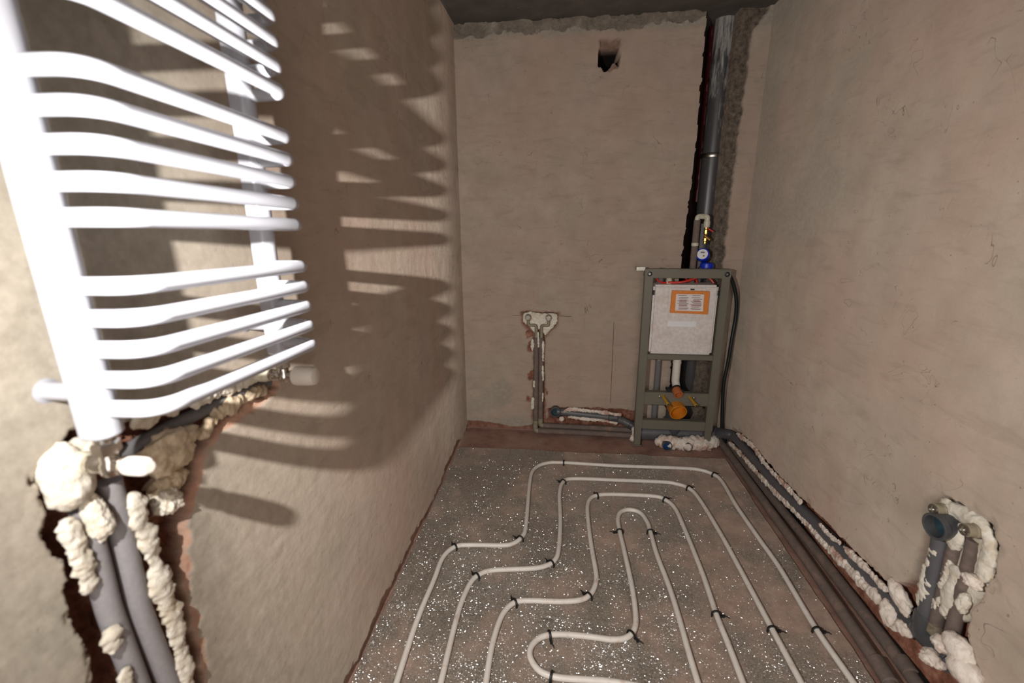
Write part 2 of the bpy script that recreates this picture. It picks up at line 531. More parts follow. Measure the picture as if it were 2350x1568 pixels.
WPOS = {}
def finish(name, me, mat, org, parent, label, cat, group, kind, smooth=True, sharp=35):
    if smooth:
        me.polygons.foreach_set('use_smooth', [True] * len(me.polygons))
        if sharp:
            me.set_sharp_from_angle(angle=math.radians(sharp))
    me.update()
    me.materials.append(mat)
    o = bpy.data.objects.new(name, me)
    COL.objects.link(o)
    if parent is not None:
        o.parent = parent
    else:
        o.location = org
    WPOS[o.name] = np.array(org, float)
    if label: o['label'] = label
    if cat: o['category'] = cat
    if group: o['group'] = group
    if kind: o['kind'] = kind
    return o
def thing(name, base, label, cat, group=None):
    o = bpy.data.objects.new(name, None)
    COL.objects.link(o)
    o.location = base
    o.empty_display_size = 0.05
    WPOS[o.name] = np.array(tuple(base), float)
    o['label'] = label
    o['category'] = cat
    if group: o['group'] = group
    return o

def fillet(pts, r, n=8):
    pts = [Vector(p) for p in pts]
    out = [pts[0]]
    for i in range(1, len(pts) - 1):
        a, b, c = pts[i - 1], pts[i], pts[i + 1]
        d1, d2 = (a - b), (c - b)
        ang = d1.angle(d2)
        rr = r[i - 1] if hasattr(r, '__len__') else r
        cut = min(rr / math.tan(ang / 2), d1.length * 0.49, d2.length * 0.49)
        p1, p2 = b + d1.normalized() * cut, b + d2.normalized() * cut
        for k in range(n + 1):
            t = k / n
            out.append(p1.lerp(b, t).lerp(b.lerp(p2, t), t))
    out.append(pts[-1])
    return out
def catmull(pts, n=6):
    pts = [Vector(p) for p in pts]
    P = [pts[0] * 2 - pts[1]] + pts + [pts[-1] * 2 - pts[-2]]
    out = []
    for i in range(1, len(P) - 2):
        for k in range(n):
            t = k / n
            a, b, c, d = P[i - 1], P[i], P[i + 1], P[i + 2]
            out.append(0.5 * ((2 * b) + (c - a) * t + (2 * a - 5 * b + 4 * c - d) * t * t + (3 * b - a - 3 * c + d) * t ** 3))
    out.append(pts[-1])
    return out
def resample(pts, step):
    pts = [Vector(p) for p in pts]
    L = [0]
    for a, b in zip(pts, pts[1:]):
        L.append(L[-1] + (b - a).length)
    n = max(3, int(L[-1] / step))
    out, j = [], 0
    for k in range(n + 1):
        s = L[-1] * k / n
        while j < len(L) - 2 and L[j + 1] < s:
            j += 1
        t = (s - L[j]) / max(1e-9, L[j + 1] - L[j])
        out.append(pts[j].lerp(pts[j + 1], min(1, t)))
    return out

def lumpy(mb, nv, amp, freq, seed, fine=0.35):
    """swell freshly added vertices (from index nv) with rounded lumps, away from their local centre nv->list"""
    off = Vector((seed * 3.17, seed * 1.31, seed * 7.7))
    for i, (p, d) in enumerate(nv):
        q = p * freq + off
        dist = mnoise.voronoi(q)[0][0]
        l = (0.55 - dist) * 1.0 + fine * mnoise.noise(q * 2.7) + 0.30 * mnoise.noise(q * 5.3) + 0.22 * abs(mnoise.noise(q * 10.7))
        mb.v[i] = tuple(p + d * (amp * l))
def foam_strip(pts, r, normal, name, label, mat=None, seed=1, flat=0.6, freq=None, parent=None, cat='foam', group=None, amp=0.62, seg=24):
    """a bead of squeezed-out expanding foam along a path"""
    pts = catmull(pts, 5) if len(pts) > 2 else pts
    pts = resample(pts, r * 0.20)
    n = len(pts)
    normal = Vector(normal).normalized()
    nv, f = [], []
    for i, p in enumerate(pts):
        t = (pts[min(i + 1, n - 1)] - pts[max(i - 1, 0)]).normalized()
        side = t.cross(normal).normalized()
        s = i / (n - 1)
        e = min(1, math.sqrt(max(0.0, min(s, 1 - s) * (n - 1) * 0.20)) + 0.04)
        w = r * e * (0.90 + 0.60 * mnoise.noise(p * (0.33 / r) + Vector((seed, 0, seed * 2))))
        for k in range(seg):
            a = 2 * math.pi * k / seg
            d = side * math.cos(a) + normal * (math.sin(a) * flat)
            nv.append((p + d * w, d))
        if i:
            for k in range(seg):
                k2 = (k + 1) % seg
                f.append(((i - 1) * seg + k, (i - 1) * seg + k2, i * seg + k2, i * seg + k))
    f.append(tuple(range(seg))[::-1])
    f.append(tuple((n - 1) * seg + k for k in range(seg)))
    mb = MB()
    mb.add([p for p, d in nv], f)
    lumpy(mb, nv, r * amp, freq or 0.62 / r, seed, 0.6)
    return mb.build(name, mat or M_FOAM, parent, label, None if parent else cat, group, sharp=None)
def foam_blob(c, size, name, label, mat=None, seed=1, rot=None, freq=None, amp=0.45, parent=None, cat='foam', group=None, sub=4):
    bm = bmesh.new()
    bmesh.ops.create_icosphere(bm, subdivisions=sub, radius=1)
    R = rot or Matrix.Identity(3)
    s = Vector(size)
    m = (size[0] * size[1] * size[2]) ** (1 / 3)
    nv = []
    for q in bm.verts:
        d = R @ Vector((q.co.x * s.x, q.co.y * s.y, q.co.z * s.z))
        nv.append((Vector(c) + d, d / m))
    mb = MB()
    mb.add([p for p, d in nv], [[q.index for q in p.verts] for p in bm.faces])
    bm.free()
    lumpy(mb, nv, m * amp, freq or 1.0 / m, seed)
    return mb.build(name, mat or M_FOAM, parent, label, None if parent else cat, group, sharp=None)

def foam_plate(poly, place, name, label, mat=None, seed=1, height=0.02, step=0.004, lump=40, parent=None, cat='foam', back=0.02):
    """foam squeezed flat into a chase: a lumpy domed slab inside a polygon of wall coordinates"""
    P = np.array(poly)
    A = lines((P[:, 0].min() - .006, P[:, 0].max() + .006, step))
    B = lines((P[:, 1].min() - .006, P[:, 1].max() + .006, step))
    a, b = np.meshgrid(A, B, indexing='ij')
    sd = sd_poly(a + .005 * fbm(a, b, 60, seed), b + .005 * fbm(a, b, 60, seed + 4), poly)
    inside = sd < 0
    h = np.sqrt(np.clip(-sd / .012, 0, 1)) * height * (.75 + .35 * fbm(a, b, lump, seed + 7, 3)) + .10 * height * fbm(a, b, lump * 3, seed + 9, 2)
    idx = -np.ones(a.shape, int)
    mb = MB()
    v = []
    for (i, j), q in np.ndenumerate(inside):
        if q:
            idx[i, j] = len(v)
            v.append(tuple(place(a[i, j], b[i, j], h[i, j])))
    n = len(v)
    for (i, j), q in np.ndenumerate(inside):
        if q:
            v.append(tuple(place(a[i, j], b[i, j], -back)))
    f = []
    na, nb_ = a.shape
    edges = {}
    for i in range(na - 1):
        for j in range(nb_ - 1):
            q = [idx[i, j], idx[i + 1, j], idx[i + 1, j + 1], idx[i, j + 1]]
            if min(q) >= 0:
                f.append(tuple(q))
                f.append(tuple(k + n for k in q[::-1]))
                for x, y in zip(q, q[1:] + q[:1]):
                    edges[(x, y)] = 1
    for (x, y) in list(edges):
        if (y, x) not in edges:
            f.append((y, x, x + n, y + n))
    mb.add(v, f)
    return mb.build(name, mat or M_FOAM, parent, label, None if parent else cat, sharp=None)

# ------------------------------------------------------------------ walls as real relief
def relief(name, A, B, depth, place, attrs, mat, flip=False):
    na, nb_ = len(A), len(B)
    a, b = np.meshgrid(A, B, indexing='ij')
    V = place(a, b, depth).reshape(-1, 3)
    i = np.arange(na - 1)[:, None] * nb_ + np.arange(nb_ - 1)[None, :]
    F = np.stack([i, i + nb_, i + nb_ + 1, i + 1], -1).reshape(-1, 4)
    if flip:
        F = F[:, ::-1]
    me = bpy.data.meshes.new(name)
    me.vertices.add(len(V))
    me.vertices.foreach_set('co', V.ravel())
    me.loops.add(len(F) * 4)
    me.loops.foreach_set('vertex_index', F.ravel().astype(np.int32))
    me.polygons.add(len(F))
    me.polygons.foreach_set('loop_start', (np.arange(len(F)) * 4).astype(np.int32))
    me.update(calc_edges=True)
    for k, w in attrs.items():
        at = me.attributes.new(k, 'FLOAT', 'POINT')
        at.data.foreach_set('value', np.clip(w, 0, 1).ravel().astype(np.float32))
    return finish(name, me, mat, (0, 0, 0), None, None, None, None, 'structure', True, None)

# ---- left wall
LA = lines((-1.2, 0.25, 0.08), (0.25, 0.95, 0.0032), (0.95, 1.4, 0.008), (1.4, YB + 0.02, 0.012))
LBz = lines((0.0, 0.10, 0.005), (0.10, 0.55, 0.01), (0.55, 1.16, 0.0032), (1.16, ZC, 0.014))
a, b = np.meshgrid(LA, LBz, indexing='ij')
POLY_L = yz([onL(*p) for p in ((190, 985), (85, 1092), (112, 1190), (150, 1290), (158, 1370), (200, 1460), (240, 1640), (480, 1640), (446, 1450),
         (418, 1330), (428, 1240), (438, 1140), (452, 1075), (500, 985), (560, 930), (640, 893), (612, 860), (470, 905), (300, 975))])
_q = POLY_L[6], POLY_L[7]
POLY_L = POLY_L[:7] + [(_q[0][0] + .08, -0.1), (_q[1][0] + .08, -0.1)] + POLY_L[7:]
sd = sd_poly(a + 0.012 * fbm(a, b, 38, 3), b + 0.012 * fbm(a, b, 38, 9), POLY_L) + 0.006 * fbm(a, b, 90, 5)
inm = sstep(0.0035, -0.004, sd)
dep = inm * (0.042 + 0.012 * fbm(a, b, 30, 11) + 0.006 * fbm(a, b, 120, 2))
lip = sstep(0.013, 0.0, sd + 0.016 * fbm(a, b, 22, 21)) * (1 - inm)          # flaked plaster around the chase
right_side = sstep(0.56, 0.60, a)
dep = dep + 0.003 * sstep(0.25, 0.6, lip)
foot = sstep(0.030, 0.018, b + 0.045 * fbm(a, b * .3, 7, 31) + 0.020 * fbm(a, b, 40, 32) - 0.006)
foot = foot * sstep(0.01, -0.01, b - 0.10)
dep = dep + 0.010 * foot
dep = dep + 0.0016 * fbm(a, b, 5, 41, 5) - 0.0009 * np.abs(fbm(a * 1.0, b * 2.2, 12, 47, 3))
brickL = np.maximum(inm * sstep(-0.25, 0.25, fbm(a, b, 18, 51) + 0.75), 0.65 * foot)
rimL = sstep(0.30, 0.55, lip) * sstep(-.3, .1, fbm(a, b, 11, 57) + .2) * np.maximum(right_side, 0.25 * sstep(0, .3, fbm(a, b, 16, 53)))
bare = sd_poly(a + .010 * fbm(a, b, 30, 81), b + .010 * fbm(a, b, 30, 82), yz([onL(*p) for p in ((452, 1080), (470, 1010), (500, 968), (545, 925), (640, 888), (628, 912), (575, 950), (520, 985), (478, 1050))]))
barem = sstep(0.004, -0.003, bare) * (1 - inm)
dep = dep + 0.005 * barem
rimL = np.maximum(rimL, barem * sstep(-.5, -.1, fbm(a, b, 20, 84)))
relief('wall_left', LA, LBz, dep, lambda a, b, d: np.stack([XL - d, a, b], -1),
       dict(brick=brickL, rim=rimL * (1 - inm), stone=0 * a, cement=sstep(1.35, .55, a + .25 * fbm(a, b, 2.2, 61)) * (1 - inm) * .8), M_PL, flip=True)

# ---- back wall
BA = lines((XL - 0.02, -0.28, 0.012), (-0.28, 0.72, 0.006), (0.72, 0.98, 0.005), (0.98, XR + 0.02, 0.012))
BB = lines((0.0, 0.26, 0.005), (0.26, 0.9, 0.007), (0.9, 1.95, 0.012), (1.95, ZC + 0.01, 0.006))
a, b = np.meshgrid(BA, BB, indexing='ij')
nA, nB = a + 0.008 * fbm(a, b, 40, 3), b + 0.008 * fbm(a, b, 40, 9)
slot = sd_poly(nA, nB, [(0.722, 2.6), (0.728, 1.76), (0.705, 1.12), (0.70, 0.05), (0.865, 0.05), (0.885, 1.15), (0.880, 1.76), (0.890, 2.6)])
slotm = sstep(0.003, -0.004, slot)
stone = sd_poly(nA, nB, [(0.87, 2.6), (0.86, 0.06), (0.955, 0.06), (0.945, 1.15), (0.945, 1.76), (0.962, 2.36), (1.03, 2.44), (1.05, 2.6)]) + 0.010 * fbm(a, b, 26, 14)
stonem = sstep(0.004, -0.004, stone) * (1 - slotm)
topc = sstep(0.0, 0.008, b - (2.392 + 0.030 * fbm(a, a * 0, 9, 71) + 0.022 * fbm(a, b, 34, 72) + 0.02 * sstep(0.2, 0.8, a))) * (a < 0.74)
basin_poly = xz([onB(*p) for p in ((1196, 716), (1282, 718), (1280, 742), (1252, 775), (1248, 800), (1252, 985), (1222, 985), (1226, 800), (1222, 770), (1198, 742))])
basin = sd_poly(nA, nB, basin_poly) + 0.003 * fbm(a, b, 90, 5)
basinm = sstep(0.003, -0.004, basin)
chips = np.zeros_like(a)
for (u, v, rr) in ((1214, 766, .022), (1218, 795, .026), (1219, 862, .024), (1212, 915, .022), (1252, 832, .016), (1254, 905, .012)):
    p = onB(u, v)
    chips = np.maximum(chips, sstep(rr * 1.05, rr * 0.9, np.hypot(a - p.x, (b - p.z) * 0.7) + 0.022 * fbm(a, b, 34, 77 + int(u))))
dr_poly = xz([onB(*p) for p in ((1258, 938), (1300, 936), (1420, 940), (1470, 944), (1490, 1000), (1290, 985), (1258, 965))])
drain = sd_poly(nA, nB, dr_poly)
drainm = sstep(0.003, -0.004, drain)
hole_poly = xz([onB(*p) for p in ((1378, 92), (1424, 90), (1423, 118), (1422, 150), (1398, 166), (1372, 150), (1376, 120))])
hole = sd_poly(a + 0.012 * fbm(a, b, 45, 3), b + 0.012 * fbm(a, b, 45, 9), hole_poly)
holem = sstep(0.003, -0.003, hole)
hp = onB(1398, 95).z
hp2 = onB(1398, 152).z
hole_d = 0.60 * sstep(hp - 0.026, hp - 0.034, b) + 0.035
hxc = onB(1398, 130).x
hole_d = hole_d - 0.52 * sstep(0.0, 0.02, (a - hxc) - 0.02 - 0.5 * (b - hp2 - 0.04)) * sstep(hp - .05, hp - .07, b)
hole_d = np.maximum(.02, hole_d - 0.55 * sstep(0.030, 0.005, b - hp2 + 0.03 * fbm(a, b, 40, 6)))
footb = sstep(0.008, -0.008, b - 0.036 - 0.03 * fbm(a, b * .2, 6, 33) - 0.045 * sstep(-.2, -.1, a) * sstep(.6, .5, a))
dep = 0.0016 * fbm(a, b, 5, 41, 5)
dep = dep + slotm * 0.34 + stonem * (0.018 + 0.014 * fbm(a, b, 24, 15) + 0.006 * fbm(a, b, 80, 16))
dep = dep + topc * (0.012 + 0.016 * fbm(a, b, 20, 73) + 0.022 * sstep(.05, .25, fbm(a, b * 2.5, 16, 74))) * (1 - slotm)
dep = np.maximum(dep, basinm * (0.034 + 0.006 * fbm(a, b, 60, 2)))
dep = np.maximum(dep, chips * 0.012)
dep = np.maximum(dep, drainm * (0.045 + 0.008 * fbm(a, b, 50, 4)))
dep = np.maximum(dep, holem * (hole_d + 0.012 * fbm(a, b, 60, 5)))
dep = np.maximum(dep, footb * (0.020 + 0.004 * fbm(a, b, 30, 8)))
edge = sstep(0.014, 0.0, np.minimum(np.minimum(basin, drain), hole + 0.004) + 0.010 * fbm(a, b, 45, 23))
brickB = np.maximum.reduce([slotm * 0.9, basinm * 0.9, chips * sstep(-.35, .1, fbm(a, b, 9, 83) + .15), drainm, holem * 0.55, footb * 0.9, 0.6 * edge,
                            stonem * 0.8 * sstep(.25, .45, fbm(a, b, 14, 85))])
stoneB = np.maximum.reduce([stonem, 0.65 * topc * sstep(-.5, 0, fbm(a, b, 12, 91) + .2), holem * 0.3, slotm * 0.0])
damp = sstep(0.0, 0.5, fbm(a, b, 8, 93, 5) + 0.9 - np.hypot((a + 0.50) / 0.20, (b - 0.22) / 0.30) * 1.0)
damp = np.maximum(damp * 0.55, 0.7 * sstep(0.12, 0.05, b + .05 * fbm(a, b, 9, 95)) * (a < -.15))
damp = np.maximum(damp, 0.75 * sstep(2.36, 2.40, b + .03 * fbm(a, b, 9, 96)))
relief('wall_back', BA, BB, dep, lambda a, b, d: np.stack([a, YB + d, b], -1), dict(brick=brickB, rim=0 * a, stone=stoneB, cement=damp, painted_shade=np.maximum(holem * sstep(.05, .12, dep), slotm * .85)), M_PL)

# ---- right wall
RA = lines((-1.2, 0.85, 0.08), (0.85, 1.55, 0.005), (1.55, YB + 0.02, 0.008))
RB = lines((0.0, 0.72, 0.005), (0.72, ZC, 0.016))
a, b = np.meshgrid(RA, RB, indexing='ij')
nA, nB = a + 0.010 * fbm(a, b, 36, 3), b + 0.010 * fbm(a, b, 36, 9)
chase_r = sd_poly(nA, nB, yz([onR(*p) for p in ((1684, 984), (1720, 1012), (1800, 1108), (1900, 1205), (1990, 1295), (2035, 1335), (2060, 1340), (2098, 1330), (2112, 1262), (2126, 1215),
        (2126, 1165), (2160, 1138), (2215, 1165), (2272, 1212), (2285, 1260), (2282, 1310), (2262, 1352), (2225, 1398), (2218, 1470), (2235, 1520), (2275, 1640))] ) + [(0.9, -0.2), (3.1, -0.2)])
chm = sstep(0.004, -0.004, chase_r)
flake = sstep(0.02, 0.0, chase_r + 0.03 * fbm(a, b, 20, 25)) * sstep(0.15, 0.4, fbm(a, b, 12, 26) + .25)
dep = 0.0016 * fbm(a, b, 5, 43, 5) + 0.006 * flake * (1 - chm)
plinth = sstep(0.20, 0.10, b - 0.05 * sstep(1.9, 1.2, a))
dep = dep + chm * (0.050 + 0.035 * plinth + 0.008 * fbm(a, b, 30, 4))
brickR = np.maximum(chm, 0)
relief('wall_right', RA, RB, dep, lambda a, b, d: np.stack([XR + d, a, b], -1),
       dict(brick=brickR, rim=0 * a, stone=0.25 * flake * (1 - chm), cement=0.45 * sstep(0.15, 0.6, fbm(a, b, 2.0, 63) + .45 * sstep(2.2, 2.8, a) + .1)), M_PL)

# ---- floor, ceiling, walls out of view
FA = lines((-0.70, 1.20, 0.02))
FB = lines((-1.2, 0.8, 0.1), (0.8, 3.3, 0.02))
a, b = np.meshgrid(FA, FB, indexing='ij')
relief('floor', FA, FB, -0.004 * (fbm(a, b, 7, 5, 5) - .8), lambda a, b, d: np.stack([a, b, -0.004 - d * 0.6], -1), {}, M_FLOOR)
CA = lines((-0.72, 1.22, 0.06))
CB = lines((-1.2, 3.54, 0.06))
a, b = np.meshgrid(CA, CB, indexing='ij')
relief('ceiling', CA, CB, 0.004 * fbm(a, b, 6, 5), lambda a, b, d: np.stack([a, b, ZC + d], -1), {}, M_CEIL, flip=True)

# ------------------------------------------------------------------ towel radiator on the left wall
NX, PX, NY, PZ = Vector((-1, 0, 0)), Vector((1, 0, 0)), Vector((0, -1, 0)), Vector((0, 0, 1))
YN, YF, XH = 0.466, 0.838, -0.577
Z_BOT, Z_TOP = 1.147, 2.03
rad = thing('towel_radiator', (XH, (YN + YF) / 2, Z_BOT), 'white enamelled ladder towel radiator with bowed tubes on the left plaster wall', 'radiator')
def header(yc):
    prof = []
    for k in range(15):                                   # rounded front
        t = -math.pi / 2 + math.pi * k / 14
        prof.append((0.006 + 0.016 * math.cos(t), 0.0195 * math.sin(t)))
    for (cx, cy, a0) in ((-0.010, 0.0155, 90), (-0.010, -0.0155, 180)):
        for k in range(4):
            t = math.radians(a0 + 30 * k)
            prof.append((cx + 0.004 * math.cos(t), cy + 0.004 * math.sin(t)))
    n = len(prof)
    v, f = [], []
    zs = [(Z_BOT, .86), (Z_BOT + .003, 1), (Z_TOP - .003, 1), (Z_TOP, .86)]
    for z, s in zs:
        v += [(XH + px * s, yc + py * s, z) for px, py in prof]
    for i in range(3):
        for k in range(n):
            k2 = (k + 1) % n
            f.append((i * n + k, i * n + k2, (i + 1) * n + k2, (i + 1) * n + k))
    f.append(tuple(range(n))[::-1])
    f.append(tuple(3 * n + k for k in range(n)))
    return MB().add(v, f).build('header', M_ENAMEL, rad)
header(YN)
header(YF)
RUNG_Z = [1.184 + 0.0383 * i for i in range(5)] + [1.414 + 0.0378 * i for i in range(5)] + [1.637 + 0.0378 * i for i in range(5)] + [1.862 + 0.0378 * i for i in range(4)]
DROP = -0.014                                             # the tubes hang a little lower at the far end
XB = -0.492
path = fillet([(XH + 0.012, YN, 0), (XB, YN + 0.004, 0), (XB, YF - 0.004, DROP), (XH + 0.012, YF, DROP)], [0.042, 0.030], 10)
proto = None
for z in RUNG_Z:
    if proto is None:
        proto = MB().tube([p + Vector((0, 0, z)) for p in path], 0.0108, 20).build('rung', M_ENAMEL, rad)
    else:
        c = proto.copy()
        COL.objects.link(c)
        c.parent = rad
        c.location = (0, 0, z - RUNG_Z[0])
for yc, z in ((YN, 1.205), (YF, 1.205), (YN, 1.90), (YF, 1.90)):
    br = MB().lathe((XL - 0.004, yc, z), PX, [(0.0, 0), (0.017, 0.0), (0.017, 0.004), (0.0115, 0.006), (0.0115, 0.052)], 24).build('wall_bracket', M_ENAMEL, rad)
# far valve: union nut, chrome body, white hand cap
def valve(yc, zc, cap_r, cap_l):
    vb = MB().lathe((XH, yc, zc - 0.013), PZ, [(0.010, 0), (0.0125, .004), (0.0125, 0.016), (0.010, .020), (0.010, Z_BOT - zc + .012)], 20)
    vb.lathe((XH - 0.022, yc, zc), PX, [(0.012, 0), (0.012, 0.012), (0.0095, 0.016), (0.0095, 0.036), (0.012, .038), (.012, .042), (0.007, .044), (0.007, 0.050)], 20)
    body = vb.build('valve_body', M_CHROME, rad)
    MB().lathe((XH, yc, zc + 0.016), PZ, [(0.013, 0), (0.0155, 0.002), (0.0155, 0.015), (0.013, 0.018)], 6).build('union_nut', M_CHROME, body, sharp=20)
    MB().lathe((XH, yc, zc + 0.0345), PZ, [(0.0125, 0), (0.0125, Z_BOT - zc - .0345)], 24).build('collar', M_CHROME, body)
    r = cap_r
    MB().lathe((XH + 0.022, yc, zc), PX, [(r * .8, 0), (r * .95, 0.003), (r, 0.010), (r * .98, cap_l * .75), (r * .86, cap_l - .003), (r * .6, cap_l), (0.0, cap_l)], 28).build('valve_cap', M_CAP, body, label='white plastic cap')
    return body
ZV_F, ZV_N = Z_BOT - 0.052, Z_BOT - 0.042
valve(YF + 0.006, ZV_F, 0.0205, 0.050)
valve(YN, ZV_N, 0.0125, 0.034)

# pipe tails from the wall into the valves
def tail(yc, zc, label):
    t = thing('pipe_tail', (XL, yc, zc - .02), label, 'pipe')
    MB().lathe((XL - 0.03, yc, zc), PX, [(0.0155, 0), (0.0155, 0.052), (0.0135, 0.056), (0.0135, 0.062)], 24).build('sleeve', M_PP, t)
    MB().lathe((XL + 0.0325, yc, zc), PX, [(0.0115, 0), (0.0125, 0.002), (0.0125, 0.007), (0.010, .009)], 24).build('ring', M_CHROME, t)
    return t
tail(YF + 0.006, ZV_F, 'beige plastic pipe tail behind the far radiator valve')
tail(YN, ZV_N, 'beige plastic pipe tail under the near radiator header, among foam')

# grey insulated pipes in the left wall chase
def ins_pipe(pts, r, name, label, mat=None, bend=0.05, segs=20, group=None, step=0.02, wob=0.0, seed=0, down=False):
    if down:
        d = pts[-1] - pts[-2]
        pts = list(pts) + [pts[-1] + d * ((0.02 - pts[-1].z) / d.z)]
    path = fillet(pts, bend, 8) if len(pts) > 2 else pts
    path = resample(path, step)
    if wob:
        path = [p + Vector((mnoise.noise(p * 9 + Vector((seed, 0, 0))), mnoise.noise(p * 9 + Vector((0, seed + 5, 0))), mnoise.noise(p * 9 + Vector((0, 0, seed + 9))))) * wob for p in path]
    mb = MB()
    n = len(path)
    # a hollow cut end: insulation sleeve with a rim
    mb.tube(path, r, segs)
    return mb.build(name, mat or M_INS, None, label, 'pipe', group, sharp=50)
P_IN = 0.004
ins_pipe([onL(248, 1105, -.004), onL(318, 1400, -.004), onL(420, 1650, -.004)], 0.0165, 'insulated_pipe', 'thick grey insulated pipe running straight down the left wall chase, right of the pair', M_INSLIGHT, bend=.3, down=True)
ins_pipe([onL(190, 1165, -.006), onL(250, 1400, -.006), onL(345, 1650, -.006)], 0.0155, 'insulated_pipe', 'thick grey insulated pipe down the left wall chase, left of the pair', M_INSLIGHT, bend=.3, down=True)
ins_pipe([onL(268, 1050, -.016), onL(400, 975, -.014), onL(520, 915, -.012), onL(612, 878, -.012)], 0.0125, 'insulated_pipe', 'grey insulated pipe slanting up the chase to the far radiator valve', bend=.1)

# foam in the left chase
fs = foam_strip
foam_blob(onL(150, 1095, .002), (0.024, 0.028, 0.044), 'foam_blob', 'largest cream foam lump left of the near radiator valve', seed=3, freq=20, amp=.28, sub=5)
foam_blob(onL(185, 1030, -.004), (0.020, 0.034, 0.016), 'foam_blob', 'cream foam lump just below the near radiator header', seed=5, freq=24, amp=.3, sub=5)
foam_blob(onL(222, 1190, .008), (0.015, 0.014, 0.036), 'foam_blob', 'white foam lump between the two thick insulated pipes', seed=7, freq=36, sub=5)
foam_blob(onL(390, 1030, .000), (0.022, 0.056, 0.032), 'foam_blob', 'tan cut foam mass under the slanting pipe in the chase', M_FOAMTAN, seed=9, freq=22, amp=.5, sub=5)
foam_blob(onL(385, 1105, -.012), (0.018, 0.036, 0.018), 'foam_blob', 'tan foam ledge below the exposed brick pocket', M_FOAMTAN, seed=10, freq=26, amp=.5, sub=5)
foam_blob(onL(385, 1150, .000), (0.018, 0.022, 0.020), 'foam_blob', 'small white foam cluster right of the thick insulated pipe', seed=12, freq=46, amp=.6, sub=5)
fs([onL(300, 980, .004), onL(345, 955, .004), onL(430, 922, .003), onL(530, 890, 0), onL(590, 868, 0)], 0.0135, PX, 'foam_strip', 'cream foam bead along the top edge of the slanting pipe', seed=2)
fs([onL(455, 1010, 0), onL(490, 960, 0), onL(540, 925, 0), onL(610, 890, 0)], 0.0135, PX, 'foam_strip', 'tan foam bead along the lower edge of the slanting pipe', M_FOAMTAN, seed=4)
fs([onL(150, 1190, .006), onL(168, 1240, .006), onL(190, 1290, .006), onL(208, 1360, .005)], 0.0125, PX, 'foam_strip', 'lumpy white foam bead left of the thick insulated pipes, upper piece', seed=6)
fs([onL(252, 1440, .008), onL(262, 1500, .008)], 0.0125, PX, 'foam_strip', 'short white foam bead left of the thick insulated pipes, middle piece', seed=8)
fs([onL(284, 1535, .008), onL(300, 1640, .008)], 0.012, PX, 'foam_strip', 'short white foam bead left of the thick insulated pipes, lowest piece', seed=11)
fs([onL(300, 1130, .010), onL(320, 1195, .010), onL(345, 1260, .010), onL(365, 1330, .010), onL(390, 1400, .010), onL(410, 1470, .010), onL(425, 1560, .008), onL(440, 1640, .008)], 0.0150, PX, 'foam_strip', 'long lumpy white foam bead right of the thick insulated pipes', seed=13)

# ------------------------------------------------------------------ riser slot in the back wall
YR = 3.005
XRS = 0.862
sew = thing('sewer_riser', (XRS, YR, 0.0), 'grey plastic sewer riser pipe standing in the dark wall slot', 'pipe')
MB().tube([(XRS, YR, 1.755), (XRS, YR, 2.1), (XRS, YR, ZC + .02)], 0.057, 36).build('upper_pipe', M_RISERDUST, sew, label='plaster-splashed upper pipe')
MB().tube([(XRS, YR, 0.0), (XRS, YR, 1.0), (XRS, YR, 1.76)], 0.0585, 36).build('lower_pipe', M_RISERDUST, sew)
MB().lathe((XRS, YR, 1.742), PZ, [(0.0585, 0), (0.0665, 0.002), (0.0680, 0.008), (0.0680, 0.020), (0.0640, 0.026), (0.0555, 0.028)], 36).build('pipe_clamp', M_STEEL, sew, label='steel pipe clamp')
MB().tube([(0.826, 3.11, 1.5), (0.824, 3.11, 1.9), (0.820, 3.11, ZC + .02)], 0.018, 20).build('standpipe', M_REDPIPE, None, 'dark red painted pipe half hidden left of the sewer riser', 'pipe')
MB().tube([(0.905, 2.905, 0.9), (0.908, 2.90, 1.7), (0.912, 2.90, ZC + .01)], 0.006, 10).build('riser_cable', M_CABLE, None, 'thin black cable right of the sewer riser near the ceiling', 'cable')

# water supply loop with meter above the frame
YW = 2.815
def b3(u, v, Y): return onB(u, v, Y)
w1t, w1b = b3(1601, 497, YW), b3(1578, 640, YW)
sup = thing('supply_pipe', (w1b.x, YW, 0.95), 'grey insulated water pipe with a beige elbow on top, left beside the blue meter', 'pipe')
MB().tube([(w1t.x, YW, 0.80), (w1t.x, YW, w1t.z - .02)], 0.0185, 20).build('insulation', M_INSBROWN, sew if False else sup)
xe, ze = b3(1624, 497, YW).x, b3(1612, 497, YW).z
MB().tube(fillet([(w1t.x, YW, ze - .03), (w1t.x, YW, ze), (xe, YW, ze), (xe, YW, ze - .045)], 0.012, 6), 0.0145, 18).build('elbow', M_PP, sup)
MB().lathe((w1t.x, YW, b3(1590, 565, YW).z), PZ, [(0.0185, 0), (0.020, 0.003), (0.020, 0.016), (0.0185, .019)], 20).build('joint_tape', M_PP, sup)
MB().lathe((xe, YW, ze - .062), PZ, [(0.013, 0), (0.018, 0.004), (0.018, 0.034), (0.015, 0.038)], 20).build('elbow_socket', M_PP, sup)
wx = b3(1610, 560, YW + .035).x
MB().tube([(wx, YW + .035, 0.8), (wx, YW + .035, 1.2), (wx, YW + .035, ze - .04)], 0.0155, 18).build('supply_pipe', M_INS, None, 'grey insulated water pipe behind the brass valve', 'pipe')
mv = thing('water_meter', (xe, YW, 1.12), 'blue water meter with white dial and brass valve above the toilet frame', 'water meter')
zv = ze - .062
vp = MB().lathe((xe, YW, zv - .09), PZ, [(0.008, 0), (0.008, .012), (0.013, .016), (0.013, .03), (0.009, .034), (0.009, .05), (0.0125, .056), (0.0125, .078), (0.009, .084), (0.009, .092)], 8).build('valve', M_BRASS, mv, sharp=20)
